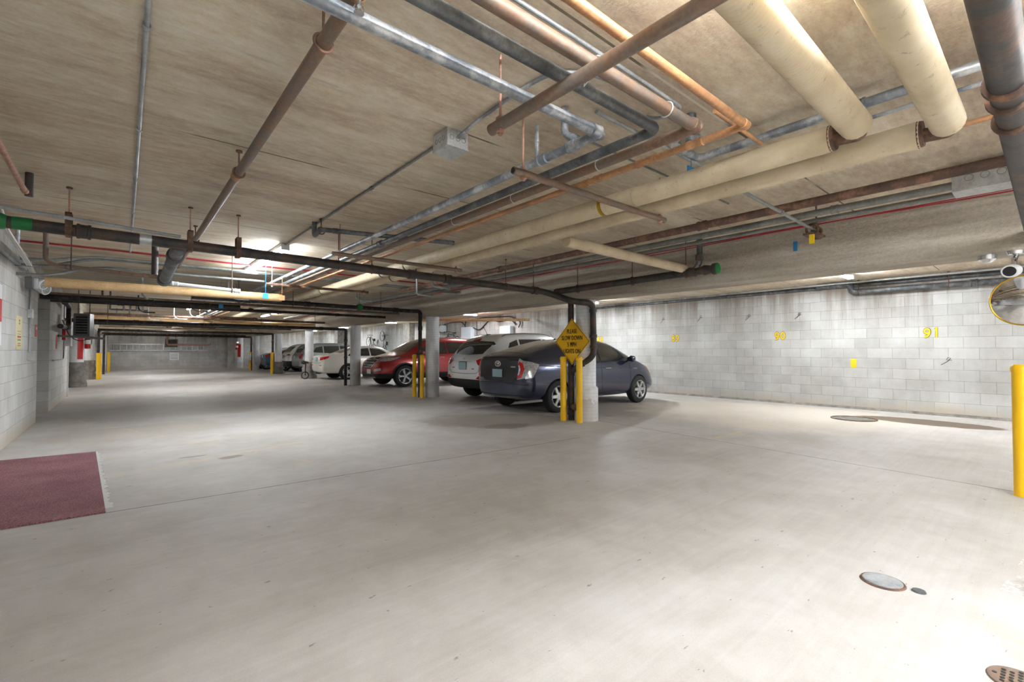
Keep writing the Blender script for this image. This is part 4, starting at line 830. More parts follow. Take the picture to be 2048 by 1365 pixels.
        for v in bm.verts:
            p, d, n = s.cast(view, v.co.x, v.co.y); q = p+(n*off if n.length > 0 else -d*off); top.append(q); bot.append(q-(n if n.length > 0 else -d)*th)
        N = len(top); fs = [[v.index for v in f.verts] for f in bm.faces]
        mb = MB(); mb.add(top+bot, fs+[[i+N for i in reversed(f)] for f in fs]+[[e.verts[0].index, e.verts[1].index, e.verts[1].index+N, e.verts[0].index+N] for e in edges]); bm.free()
        o = mb.build(name, mat, None, angle=30); o.parent = parent or s.root
        if label: o['label'] = label
        return o
    def seam(s, view, pts, r=.004, mat='black_ink', name='seam', both=False, sink=.001, parent=None):
        if both: s.seam('side-', pts, r, mat, name, sink=sink); view = 'side+'
        P = []
        for i in range(len(pts)-1):
            a, b = Vector(pts[i]), Vector(pts[i+1]); n = max(1, int((b-a).length/.07))
            for k in range(n+(i == len(pts)-2)):
                q = a.lerp(b, k/n); p, d, nn = s.cast(view, q.x, q.y); P.append(p+nn*sink)
        o = MB().tube(P, r, 6).build(name, mat, None); o.parent = parent or s.root; return o
    def mirror(s, x, z, mat, w):
        for sg in (-1, 1):
            mb = MB(); c = Vector((x, sg*(w+.10), z)); rs = []
            for t, a, b in ((0, .03, .03), (.15, .085, .06), (.5, .10, .075), (.85, .085, .062), (1, .02, .02)):
                yy = c.y+sg*(-.09+.2*t); rs.append([(c.x+a*math.cos(2*PI*k/12)*.8, yy, c.z+b*math.sin(2*PI*k/12)) for k in range(12)])
            mb.rings(rs); mb.cyl((x+.02, sg*(w-.03), z-.06), (c.x, c.y-sg*.05, c.z-.03), .02, n=8)
            o = mb.build('side_mirror', mat, None); o.parent = s.root
    def handle(s, x, z, mat):
        for v in ('side-', 'side+'):
            p, d, n = s.cast(v, x, z); q = p-d*.022
            o = MB().tube([p+Vector((-.09, 0, 0)), q+Vector((-.075, 0, .002)), q+Vector((.075, 0, .004)), p+Vector((.09, 0, .002))], .013, 8, .02).build('door_handle', mat, None); o.parent = s.root
    def plate(s, view, y, z, w=.305, h=.155, mat='plate_blue'):
        p, d, n = s.cast(view, y, z); q = p-d*.012
        mb = MB(); x0, x1 = sorted((q.x, q.x-d.x*.008)); mb.box((x0, y-w/2, z-h/2), (x1, y+w/2, z+h/2), bev=.003); o = mb.build('licence_plate', mat, None); o.parent = s.root
        b = MB().box((min(q.x+d.x*.004, q.x+d.x*.012), y-w/2-.008, z-h/2-.008), (max(q.x+d.x*.004, q.x+d.x*.012), y+w/2+.008, z+h/2+.008)).build('plate_frame', 'black_plastic', None); b.parent = o
    def emblem(s, view, y, z, kind, sc=1.0):
        p, d, n = s.cast(view, y, z); q = p-d*.006; mb = MB()
        def el(a, b, cy=0, cz=0, r=.005, sh=0, a0=0, a1=2*PI):
            N = 24; P = [(q.x, y+(cy+a*math.cos(a0+(a1-a0)*i/N)+sh*b*math.sin(a0+(a1-a0)*i/N))*sc, z+(cz+b*math.sin(a0+(a1-a0)*i/N))*sc) for i in range(N)]
            mb.tube(P, r*sc, 6, loop=True)
        if kind == 'ovals': el(.075, .05, r=.007); el(.022, .045, 0, 0, .005); el(.05, .016, 0, .022, .005)
        else:
            el(.07, .042, r=.006)
            sg = 1 if view == 'rear' else -1
            for dy in (-.028, .028): mb.tube([(q.x, y+(dy-.012*sg)*sc, z-.033*sc), (q.x, y+(dy+.012*sg)*sc, z+.033*sc)], .006*sc, 6)
            mb.tube([(q.x, y-.03*sc, z+.004), (q.x, y+.03*sc, z-.004)], .005*sc, 6)
        o = mb.build('emblem', 'chrome', None); o.parent = s.root
W_PR = wheel_meshes(.315, .205, .195, 6); W_SF = wheel_meshes(.365, .25, .235, 5, True); W_TU = wheel_meshes(.345, .22, .225, 5)
ZB = .24
# --- dark blue hatchback (nearest)
st = [(-.0, .42, 1.04, .50, .90, .56, .62, .56), (.05, .30, 1.10, .62, .94, .72, .78, .70), (.16, .26, 1.145, .64, .97, .80, .855, .80), (.30, .25, 1.20, .62, .99, .83, .885, .83), (.86, .23, 1.345, .60, 1.00, .85, .895, .85), (1.4, .20, 1.45, .585, 1.0, .855, .895, .86), (2.0, .20, 1.50, .58, .99, .855, .895, .86), (2.5, .20, 1.485, .575, .97, .855, .895, .86), (3.0, .20, 1.36, .57, .95, .85, .89, .86), (3.45, .21, 1.14, .60, .92, .84, .89, .85), (3.75, .22, 1.0, .66, .87, .82, .88, .84), (4.05, .22, .90, .64, .79, .77, .86, .80), (4.30, .24, .77, .58, .68, .68, .78, .70), (4.42, .27, .66, .46, .57, .55, .64, .58), (4.48, .34, .56, .3, .50, .38, .44, .4)]
st = [(x, zb, zt, wt*.975, zl, wl*(.97 if x > .1 else .94), wm*(.97 if x > .1 else .94), ws*(.97 if x > .1 else .94)) for (x, zb, zt, wt, zl, wl, wm, ws) in st]
c = Car('hatchback_car', (5.68, 7.16, 0), 0, 'dark navy blue liftback with clear taillights parked behind the slow down sign', st, 'navy_paint', clad=.0, axles=(.855, 3.55), wheel=W_PR, track=.775, archr=.355)
c.panel('rear_window', 'glass_dark', 'top', [(.26, -.56), (.26, .56), (.9, .54), (1.45, .50), (1.45, -.50), (.9, -.54)], off=.003)
c.panel('rear_panel', 'black_plastic', 'rear', [(-.62, 1.06), (-.66, .78), (-.42, .62), (.42, .62), (.66, .78), (.62, 1.06)], off=.003, label='glossy black tailgate panel')
c.seam('rear', [(-.64, 1.07), (0, 1.085), (.64, 1.07)], .014, 'black_plastic', 'spoiler_lip')
for sg in (-1, 1):
    L = [(sg*.58, 1.06), (sg*.71, 1.0), (sg*.775, .94), (sg*.77, .84), (sg*.72, .69), (sg*.57, .66), (sg*.61, .86)]
    o = c.panel('tail_light', 'lamp_clear', 'rear', L if sg > 0 else L[::-1], off=.012, th=.02)
    R_ = [(sg*.60, 1.01), (sg*.67, .97), (sg*.71, .86), (sg*.67, .70), (sg*.565, .67), (sg*.58, .735), (sg*.625, .76), (sg*.645, .86), (sg*.63, .92), (sg*.60, .94)]
    c.panel('red_lens', 'lamp_red', 'rear', R_ if sg > 0 else R_[::-1], off=.016, th=.006, parent=o, step=.04)
c.panel('side_window', 'glass_dark', 'side-', [(.98, 1.06), (1.32, 1.20), (1.32, 1.0), (1.1, .99)]); c.panel('side_window', 'glass_dark', 'side+', [(.98, 1.06), (1.32, 1.20), (1.32, 1.0), (1.1, .99)])
c.panel('side_window', 'glass_dark', '', [(1.36, .99), (1.36, 1.22), (1.75, 1.34), (2.16, 1.37), (2.16, .985)], both=True)
c.panel('side_window', 'glass_dark', '', [(2.22, .985), (2.22, 1.37), (2.6, 1.33), (2.95, 1.20), (3.18, 1.03), (3.15, .97)], both=True)
c.panel('side_window', 'glass_dark', '', [(3.2, .97), (3.22, 1.02), (3.42, .965)], both=True)
c.panel('windshield', 'glass_dark', 'top', [(2.75, -.50), (2.75, .50), (3.55, .62), (3.62, 0), (3.55, -.62)])
c.seam('', [(2.19, 1.37), (2.19, .45), (2.25, .30), (3.15, .30), (3.22, .5), (3.25, .98)], both=True); c.seam('', [(2.19, .9), (2.19, .30), (1.35, .30), (1.22, .62), (1.1, .8), (1.1, .96)], both=True)
c.seam('', [(1.15, .27), (3.2, .27)], .012, 'navy_paint', 'sill_trim', both=True, sink=.004)
c.seam('', [(.3, .93), (1.2, .88), (2.6, .83), (3.4, .80)], .007, 'navy_paint', 'body_crease', both=True, sink=.0)
c.seam('rear', [(-.78, .56), (-.4, .58), (0, .585), (.4, .58), (.78, .56)], .006); c.seam('rear', [(-.7, .36), (0, .33), (.7, .36)], .010, 'black_plastic', 'bumper_groove')
c.handle(2.42, .83, 'chrome'); c.handle(1.42, .85, 'navy_paint'); c.mirror(3.16, 1.03, 'navy_paint', .80)
c.panel('head_light', 'amber', 'side-', [(4.0, .84), (4.22, .76), (4.33, .66), (4.2, .64), (4.05, .74)], off=.006, label='orange lit corner lens'); c.panel('head_light', 'amber', 'side+', [(4.0, .84), (4.22, .76), (4.33, .66), (4.2, .64), (4.05, .74)], off=.006)
c.plate('rear', 0, .77); c.emblem('rear', 0, .955, 'ovals', 1.1)
me = text_mesh('HYBRID', .045, 'chrome', .002, .0008, 1.15); p, d, n = c.cast('side-', 3.42, .80); place_text(me, 'badge', c.root, (3.42, p.y-.004, .80), (1, 0, 0), (0, 0, 1))
p, d, n = c.cast('rear', -.47, .90); mb = MB()
for k in range(5): mb.box((p.x-.008, -.53+k*.028, .888), (p.x-.002, -.512+k*.028, .914))
o = mb.build('badge', 'chrome', None); o.parent = c.root
p, d, n = c.cast('top', 1.55, -.05); MB()
o = MB().tube([p, p+Vector((-.16, 0, .16))], .004, 6).lathe(p-Vector((0, 0, .01)), p+Vector((0, 0, .02)), [(0, .03), (1, .015)], 10).build('antenna', 'black_plastic', None); o.parent = c.root
for sg in (-1, 1):
    P = [(.08, 1.02), (.22, .99), (.38, .945), (.30, .85), (.20, .70), (.08, .68)]; c.panel('tail_light', 'lamp_clear', 'side-' if sg < 0 else 'side+', P, off=.010)
# --- SUV template
def suv(L=4.40, W=.91, Hh=1.66, k=0.0, box=False):
    s = L/4.40; h = Hh/1.66
    a = [(0, .46, .90, .48, .80, .58, .66, .6), (.05, .34, 1.0, .60, .90, .74, .80, .74), (.14, .30, 1.08, .66, .98, .83, .885, .83)]
    if box: a += [(.22, .28, 1.34, .66, 1.06, .86, .91, .86), (.36, .28, 1.58, .66, 1.08, .87, .92, .87), (.7, .27, 1.65, .65, 1.08, .875, .925, .88)]
    else: a += [(.26, .28, 1.28, .66, 1.06, .86, .91, .86), (.46, .28, 1.53, .66, 1.09, .87, .92, .87), (.8, .27, 1.625, .65, 1.09, .875, .925, .88)]
    a += [(1.4, .25, 1.665, .645, 1.08, .88, .93, .88), (2.0, .25, 1.67, .64, 1.06, .88, .93, .88), (2.5, .25, 1.64, .63, 1.04, .88, .93, .88), (2.95, .25, 1.47, .61, 1.02, .875, .93, .88), (3.35, .26, 1.22, .66, .99, .865, .925, .88), (3.6, .26, 1.10, .72, .97, .855, .92, .87), (3.95, .27, 1.03, .72, .92, .82, .90, .84), (4.2, .28, .93, .66, .82, .74, .83, .76), (4.34, .30, .80, .54, .70, .6, .68, .62), (4.40, .38, .68, .36, .60, .42, .48, .44)]
    return [(x*s, zb, zt*h, wt*W/.91, zl*h, wl*W/.91, wm*W/.91, ws*W/.91) for (x, zb, zt, wt, zl, wl, wm, ws) in a]
def suv_glass(c, s=1, h=1, box=False, rails=True):
    q = lambda P: [(x*s, z*h) for x, z in P]
    r0 = .45 if not box else .38
    c.panel('side_window', 'glass_dark', '', q([(r0+.25, 1.16), (r0+.42, 1.40), (1.12, 1.48), (1.12, 1.12)]), both=True)
    c.panel('side_window', 'glass_dark', '', q([(1.18, 1.115), (1.18, 1.485), (1.95, 1.50), (1.95, 1.09)]), both=True)
    c.panel('side_window', 'glass_dark', '', q([(2.01, 1.085), (2.01, 1.50), (2.45, 1.47), (2.85, 1.30), (3.12, 1.10), (3.08, 1.06)]), both=True)
    c.panel('windshield', 'glass_dark', 'top', [(2.62*s, -.54), (2.62*s, .54), (3.38*s, .68), (3.45*s, 0), (3.38*s, -.68)])
    c.seam('', q([(1.98, 1.5), (1.98, .6), (2.02, .40), (2.98, .40), (3.05, .6), (3.08, 1.05)]), both=True); c.seam('', q([(1.98, .9), (1.98, .40), (1.35, .40), (1.25, .62), (1.12, .85), (1.12, 1.1)]), both=True)
    if rails:
        for sg in (-1, 1):
            pts = []
            for x in (.75, .85, 1.4, 2.0, 2.3, 2.4):
                p, d, n = c.cast('top', x*s, sg*.57); pts.append(p+Vector((0, 0, .0 if x in (.75, 2.4) else .035)))
            o = MB().tube(pts, .014, 8, .08).build('roof_rail', 'grey_metal', None); o.parent = c.root
# --- white hatch SUV, rear to the aisle
c = Car('suv_car', (6.28, 9.27, 0), 0, 'white SUV with raked rear window and dark lower bumper parked beyond the navy car', suv(), 'pearl_paint', clad=.53, axles=(.92, 3.56), R=.345, wheel=W_TU, track=.80, archr=.39)
suv_glass(c)
c.panel('rear_window', 'glass_dark', 'rear', [(-.64, 1.42), (-.70, 1.36), (-.55, 1.13), (0, 1.11), (.55, 1.13), (.70, 1.36), (.64, 1.42), (0, 1.46)])
c.panel('brake_light', 'lamp_red', 'rear', [(-.13, 1.50), (-.13, 1.455), (.13, 1.455), (.13, 1.50)], off=.02, th=.03)
for sg in (-1, 1):
    P = [(sg*.48, .975), (sg*.60, 1.02), (sg*.77, 1.04), (sg*.80, .95), (sg*.78, .86), (sg*.60, .865)]; c.panel('tail_light', 'lamp_red', 'rear', P if sg > 0 else P[::-1], off=.01, th=.02)
    P = [(sg*.52, .55), (sg*.62, .62), (sg*.80, .62), (sg*.80, .53)]; c.panel('reflector', 'lamp_red', 'rear', P if sg > 0 else P[::-1], off=.01)
c.plate('rear', .02, .85, .31, .17); c.emblem('rear', .02, 1.0, 'h', .9); c.seam('rear', [(-.3, .945), (0, .95), (.34, .945)], .008, 'chrome', 'chrome_strip')
c.seam('rear', [(-.62, .85), (-.6, .72), (-.5, .67), (0, .66), (.5, .67), (.6, .72), (.62, .85)], .005)
p, d, n = c.cast('top', .75, 0); o = MB().tube([p, p+Vector((-.14, 0, .22))], .005, 6).box(p+Vector((-.03, -.015, -.01)), p+Vector((.09, .015, .025))).build('antenna', 'black_plastic', None); o.parent = c.root
c.handle(2.2, .93, 'pearl_paint'); c.handle(1.35, .95, 'pearl_paint'); c.mirror(3.0, 1.12, 'pearl_paint', .86)
for yy, zz in ((-.40, .78), (.42, .80)):
    p, d, n = c.cast('rear', yy, zz); o = MB().box((p.x-.006, yy-.05, zz-.012), (p.x-.001, yy+.05, zz+.012)).build('badge', 'grey_metal', None); o.parent = c.root
# --- red SUV, nose to the aisle
c = Car('suv_car', (10.93, 14.85, 0), PI, 'red SUV with chrome grille, its front facing the driving aisle', suv(4.69, .94, 1.68), 'red_paint', clad=.46, axles=(1.06, 3.78), R=.365, wheel=W_SF, track=.825, archr=.41)
s_ = 4.69/4.4; suv_glass(c, s_, 1.01)
c.panel('rear_window', 'glass_dark', 'rear', [(-.64, 1.44), (-.55, 1.15), (.55, 1.15), (.64, 1.44)])
gr = c.panel('grille', 'black_plastic', 'front', [(-.36, .98), (-.46, .86), (-.30, .66), (.30, .66), (.46, .86), (.36, .98)], off=.006)
for k in range(3):
    z = .90-.085*k; w = .42-.05*k; sl = c.seam('front', [(-w, z), (0, z-.01), (w, z)], .016, 'chrome', 'grille_bar', sink=.014, parent=gr)
c.seam('front', [(-.36, .98), (-.46, .86), (-.30, .66), (.30, .66), (.46, .86), (.36, .98), (-.36, .98)], .012, 'chrome', 'grille_frame', sink=.01, parent=gr)
c.emblem('front', 0, .94, 'h', 1.3)
for sg in (-1, 1):
    P = [(sg*.47, .95), (sg*.53, .86), (sg*.70, .865), (sg*.76, .90), (sg*.74, .955), (sg*.60, .965)]; P = P if sg < 0 else P[::-1]
    c.panel('head_light', 'lamp_clear', 'front', P, off=.012, th=.03)
    P = [(3.92, 1.0), (4.25, .965), (4.50, .92), (4.50, .85), (4.25, .875), (4.05, .93)]; c.panel('head_light', 'lamp_clear', 'side-' if sg < 0 else 'side+', P, off=.010, th=.03)
    P = [(sg*.46, .60), (sg*.48, .52), (sg*.74, .56), (sg*.74, .64)]; P = P if sg < 0 else P[::-1]; c.panel('fog_light', 'lamp_clear', 'front', P, off=.012)
c.panel('lower_grille', 'black_plastic', 'front', [(-.42, .52), (-.38, .40), (.38, .40), (.42, .52)], off=.008); c.plate('front', .12, .52, .3, .15, 'sign_white')
c.seam('front', [(-.5, .34), (0, .32), (.5, .34)], .022, 'grey_metal', 'skid_bar', sink=.01)
for ax in (1.06, 3.78):
    for v in ('side-', 'side+'):
        pts = [(ax+.43*math.cos(t), .36+.43*math.sin(t)) for t in [PI*(.03+.94*i/14) for i in range(15)]]
        o = c.seam(v, pts, .035, 'black_plastic', 'arch_trim', sink=-.012)
c.handle(2.36, .98, 'chrome'); c.handle(1.45, 1.0, 'chrome'); c.mirror(3.2, 1.14, 'red_paint', .90)
# --- cream sedan
st = [(0, .44, .88, .46, .80, .54, .62, .56), (.05, .32, .98, .58, .90, .70, .76, .70), (.18, .27, 1.05, .66, .96, .79, .84, .79), (.45, .25, 1.07, .68, .98, .83, .875, .83), (.78, .24, 1.10, .64, .98, .84, .885, .84), (1.1, .22, 1.25, .60, .98, .85, .89, .85), (1.5, .2, 1.38, .58, .97, .85, .895, .86), (2.1, .2, 1.43, .57, .96, .85, .895, .86), (2.6, .2, 1.39, .56, .94, .85, .89, .86), (3.0, .2, 1.22, .57, .92, .845, .89, .85), (3.35, .21, 1.03, .64, .89, .83, .885, .84), (3.8, .22, .95, .66, .84, .80, .87, .82), (4.2, .23, .84, .62, .74, .72, .8, .74), (4.42, .26, .70, .5, .6, .58, .65, .6), (4.52, .34, .58, .34, .5, .4, .45, .42)]
def sedan(name, loc, label, pm, tail=True, wheel=None, rz=0):
    c = Car(name, loc, rz, label, st, pm, clad=.0, axles=(1.02, 3.70), R=.325, wheel=wheel or W_TU, track=.775, archr=.365)
    c.panel('rear_window', 'glass_dark', 'top', [(.80, -.56), (.80, .56), (1.4, .50), (1.4, -.50)])
    c.panel('windshield', 'glass_dark', 'top', [(2.7, -.50), (2.7, .50), (3.32, .62), (3.38, 0), (3.32, -.62)])
    c.panel('side_window', 'glass_dark', '', [(1.02, .99), (1.25, 1.16), (1.5, 1.27), (1.98, 1.31), (1.98, .98)], both=True)
    c.panel('side_window', 'glass_dark', '', [(2.04, .98), (2.04, 1.31), (2.5, 1.26), (2.85, 1.08), (3.02, .96)], both=True)
    c.seam('', [(2.01, 1.3), (2.01, .5), (2.05, .30), (2.95, .30), (3.05, .5), (3.08, .95)], both=True); c.seam('', [(2.01, .9), (2.01, .30), (1.5, .30), (1.36, .62), (1.2, .8), (1.2, .96)], both=True)
    for sg in (-1, 1):
        P = [(sg*.44, .91), (sg*.60, .94), (sg*.70, .95), (sg*.71, .90), (sg*.68, .82), (sg*.48, .80)]; c.panel('tail_light', 'lamp_red', 'rear', P if sg > 0 else P[::-1], off=.01, th=.02)
        P = [(.06, .94), (.2, .97), (.30, .975), (.24, .90), (.08, .83)]; c.panel('tail_light', 'lamp_red', 'side-' if sg < 0 else 'side+', P, off=.008)
        P = [(sg*.42, .62), (sg*.42, .585), (sg*.62, .585), (sg*.62, .62)]; c.panel('reflector', 'lamp_red', 'rear', P if sg > 0 else P[::-1], off=.006)
        P = [(sg*.40, .70), (sg*.55, .62), (sg*.72, .66), (sg*.70, .74)]; c.panel('head_light', 'lamp_clear', 'front', P if sg < 0 else P[::-1], off=.01)
    c.plate('rear', 0, .84); c.handle(2.2, .86, 'chrome'); c.handle(1.32, .88, 'chrome'); c.mirror(2.98, 1.0, pm, .82)
    c.seam('rear', [(-.72, .78), (-.5, .70), (0, .69), (.5, .70), (.72, .78)], .005)
    return c
sedan('sedan_car', (6.12, 19.85, 0), 'cream white sedan with red taillights, its rear facing the aisle', 'cream_paint')
# --- grey SUV, white SUV, blue and silver cars behind
def far_suv(loc, label, pm, box, Hh, clad):
    c = Car('suv_car', loc, 0, label, suv(4.5, .9, Hh, box=box), pm, clad=clad, axles=(.94, 3.62), R=.345, wheel=W_TU, track=.79, archr=.39)
    suv_glass(c, 4.5/4.4, Hh/1.66, box); h = Hh/1.66
    c.panel('rear_window', 'glass_dark', 'rear', [(-.66, 1.46*h), (-.62, 1.14*h), (.62, 1.14*h), (.66, 1.46*h)])
    for sg in (-1, 1):
        P = [(sg*.55, .92), (sg*.60, 1.03), (sg*.78, 1.03), (sg*.79, .80), (sg*.70, .78)] if box else [(sg*.45, .95), (sg*.60, 1.0), (sg*.79, 1.0), (sg*.79, .93)]
        c.panel('tail_light', 'lamp_red', 'rear', P if sg > 0 else P[::-1], off=.01, th=.02)
    c.plate('rear', 0, .86); c.mirror(3.05, 1.12, pm, .86); c.handle(2.2, .93, pm)
    return c
far_suv((6.75, 25.3, 0), 'silver grey SUV with square red taillights behind the crumbling column base', 'grey_paint', True, 1.60, .40)
far_suv((6.9, 28.2, 0), 'white SUV with black lower body partly hidden by the silver grey SUV', 'pearl_paint', False, 1.62, .62)
sedan('sedan_car', (6.3, 30.3, 0), 'blue sedan partly hidden behind the bollard and columns', 'blue_paint')
sedan('sedan_car', (10.7, 33.3, 0), 'silver car at the far end with its nose to the aisle', 'silver_paint', rz=PI)
# ---------------------------------------------------------------- left wall equipment
def wallbox(name, p, sy, sz, dx, mat, label, cat, X=LEFTX, cover=True):
    g = Vector((X, p.y, p.z)); t = thing(name, g, label, cat)
    MB().box((X, p.y-sy/2, p.z-sz/2), (X+dx, p.y+sy/2, p.z+sz/2), bev=.004).build('box', mat, t, smooth=False)
    if cover: MB().box((X+dx-.001, p.y-sy/2-.004, p.z-sz/2-.004), (X+dx+.004, p.y+sy/2+.004, p.z+sz/2+.004)).build('cover', mat, t, smooth=False)
    return t
pL = lambda px, py: at(px, py, X=LEFTX)
a = pL(49, 566); e = wallbox('emergency_light', a, .24, .16, .08, 'grey_metal', 'emergency light with two round white lamps high on the left wall', 'emergency light', cover=False)
MB().box((LEFTX+.08, a.y-.02, a.z-.08), (LEFTX+.13, a.y+.30, a.z+.08), bev=.01).build('housing', 'white_paint', e)
for dy, dz in ((.12, .02), (.42, -.03)):
    c0 = Vector((LEFTX+.13, a.y+dy, a.z+dz)); d = Vector((.8, -.5, -.3)).normalized()
    o = MB().lathe(c0-d*.04, c0+d*.07, [(0, .03), (.3, .07), (.9, .085), (1, .08)], 24).build('lamp', 'white_paint', e)
    sub(MB().lathe(c0+d*.068, c0+d*.073, [(0, .066), (1, .06)], 20), 'lens', 'lamp_clear', o, e)
wallbox('junction_box', pL(55, 628), .17, .13, .05, 'zinc_box', 'small steel box between two conduit lengths on the left wall', 'junction box')
wallbox('outlet_box', pL(57, 712), .20, .14, .06, 'zinc_box', 'lowest steel outlet box on the left wall conduit', 'outlet box')
for k, (y0, y1, lb) in enumerate(((522, 560, 'short conduit rising to the ceiling above the emergency light'), (572, 622, 'conduit between emergency light and steel box on the left wall'), (634, 706, 'conduit dropping to the outlet box on the left wall'))):
    a, b = pL(55, y0), pL(56, y1); tag(MB().cyl((LEFTX+.02, a.y, min(a.z, 2.65)), (LEFTX+.02, a.y, b.z), .012, n=12).build('conduit', 'conduit', org=(LEFTX+.02, a.y, b.z)), lb, 'conduit').location = (LEFTX+.02, a.y, b.z)
a = pL(37, 666); t = thing('notice_sign', a, 'tall cream notice with small symbols and text on the left wall', 'sign')
MB().box((LEFTX, a.y-.23, a.z-.235), (LEFTX+.005, a.y+.23, a.z+.235)).build('panel', 'sign_cream', t, smooth=False)
mb = MB(); 
for k, (z, w, h) in enumerate(((.17, .04, .03), (.13, .05, .02), (.02, .16, .008), (-.02, .12, .008), (-.06, .15, .02), (-.10, .13, .02), (-.15, .10, .014), (-.18, .12, .014))): mb.box((LEFTX+.0052, a.y-w, a.z+z-h/2), (LEFTX+.0062, a.y+w, a.z+z+h/2))
mb.build('print', 'grey_metal', t, smooth=False); MB().box((LEFTX+.0052, a.y-.12, a.z-.07), (LEFTX+.0066, a.y+.12, a.z-.045)).build('red_line', 'red_sign', t, smooth=False)
a = pL(71, 662); t = thing('alarm_sign', a, 'small red sign with white mark near the end of the left wall', 'sign')
MB().box((LEFTX, a.y-.11, a.z-.10), (LEFTX+.005, a.y+.11, a.z+.10)).build('panel', 'red_sign', t, smooth=False); MB().box((LEFTX+.0052, a.y-.03, a.z+.02), (LEFTX+.007, a.y+.05, a.z+.06)).build('mark', 'sign_white', t, smooth=False)
a = pL(-3, 640); t = thing('wall_sign', a, 'red and white sign cut by the left frame edge', 'sign')
MB().box((LEFTX, a.y-.35, a.z-.30), (LEFTX+.006, a.y+.10, a.z+.42)).build('panel', 'sign_white', t, smooth=False); MB().box((LEFTX+.0062, a.y-.34, a.z-.02), (LEFTX+.008, a.y+.09, a.z+.25)).build('red_field', 'red_sign', t, smooth=False)
tag(MB().box((LEFTX, 14.0, 1.25), (LEFTX+.006, 14.25, 1.55)).build('alarm_sign', 'red_sign', org=(LEFTX, 14.1, 1.4), smooth=False), 'faded red plate on the recessed part of the left wall', 'sign').location = (LEFTX, 14.1, 1.4)
a = at(124, 668, X=LEFTX); t = wallbox('pull_station', a, .16, .30, .06, 'red_sign', 'narrow red fire alarm pull box past the wall opening', 'alarm box')
tag(MB().cyl((LEFTX+.03, a.y, 2.6), (LEFTX+.03, a.y, a.z-.25), .012, n=10).tube([(LEFTX+.03, a.y, a.z-.25), (LEFTX+.03, a.y, a.z-.6), (LEFTX+.03, a.y-2.2, a.z-.6)], .014, 10, .1).build('conduit', 'conduit_dull'), 'dark conduit running through the red alarm box and back along the wall', 'conduit')
wallbox('panel_box', at(129.5, 668, X=LEFTX), .5, .62, .12, 'zinc_box', 'grey electrical cabinet next to the red alarm box', 'cabinet')
# black pipes dropping at the wall end
pipe('drain_pipe', [(-1.0, 13.6, 2.30), (-1.0, 15.2, 2.26), (-1.0, 15.2, 1.75), (-1.0, 13.3, 1.72)], .05, 'black_iron', 'black drain folding down beside the recessed left wall', coup=[(0, .3, .12), (2, .5, .12)], fil=.12)
# unit heaters
def heater(px, py, Y, w, h, d, rz, label):
    g = at(px, py, Y=Y); t = thing('unit_heater', g, label, 'heater'); t.rotation_euler = (0, 0, rz)
    o = Vector((0, 0, 0)); L = lambda mb, n, m, **k: setattr(mb.build(n, m, None, **k), 'parent', t)
    L(MB().box((-w/2, -d/2, -h/2), (w/2, d/2, h/2), bev=.012), 'casing', 'grey_metal')
    L(MB().box((-w/2+.045, -d/2-.004, -h/2+.045), (w/2-.045, -d/2+.001, h/2-.045)), 'opening', 'black_ink', smooth=False)
    for k in range(8):
        z = -h/2+.06+(h-.12)*k/7; L(MB().box((-w/2+.045, -d/2-.02, z-.004), (w/2-.045, -d/2+.004, z+.004), rot=Matrix.Rotation(.5, 3, 'X')), 'louver', 'conduit', smooth=False)
    for sx in (-1, 1): L(MB().cyl((sx*w*.35, 0, h/2), (sx*w*.35, 0, CEIL-g.z-.001), .008, n=8), 'hanger_rod', 'old_rust')
    return t
heater(167, 651, 15.0, .30, .55, .28, math.radians(-14), 'grey louvred unit heater hanging at the end of the left wall')
heater(342, 687, 33.5, .62, .48, .3, 0, 'dark faced unit heater hanging in front of the far wall')
tag(MB().tube([(-1.1, 14.2, 1.54), (-.35, 14.75, 1.50)], .028, 10).build('bracket', 'grey_metal'), 'grey bracket arm from the wall to the louvred heater', 'bracket')
tag(MB().tube([(-1.05, 14.4, 1.9), (-.95, 14.6, 1.55), (-.8, 14.7, 1.42), (-.6, 14.8, 1.5)], .01, 8, .15).build('power_cable', 'cable_black'), 'black cable looping under the louvred heater', 'cable')
# fire extinguishers
def extinguisher(x, y, z, label):
    t = thing('fire_extinguisher', (x, y, z), label, 'fire extinguisher')
    MB().lathe((x, y, z), (x, y, z+.42), [(0, .06), (.02, .078), (.8, .078), (.92, .05), (1, .02)], 20).build('cylinder', 'lamp_red', t)
    MB().lathe((x, y, z+.40), (x, y, z+.50), [(0, .022), (1, .02)], 12).box((x-.02, y-.02, z+.48), (x+.10, y+.02, z+.50)).box((x-.02, y-.015, z+.53), (x+.12, y+.015, z+.545)).build('valve', 'chrome', t)
    MB().tube([(x, y, z+.47), (x+.10, y, z+.42), (x+.095, y, z+.15)], .011, 8, .06).build('hose', 'black_plastic', t)
    MB().lathe((x, y, z+.16), (x, y, z+.30), [(0, .0795), (1, .0795)], 20).build('paper_label', 'sign_white', t)
    return t
extinguisher(-.915, 21.0, 1.27, 'red fire extinguisher hung on the striped column')
extinguisher(5.94, 36.2, 1.25, 'red fire extinguisher on the farthest column of the car row')
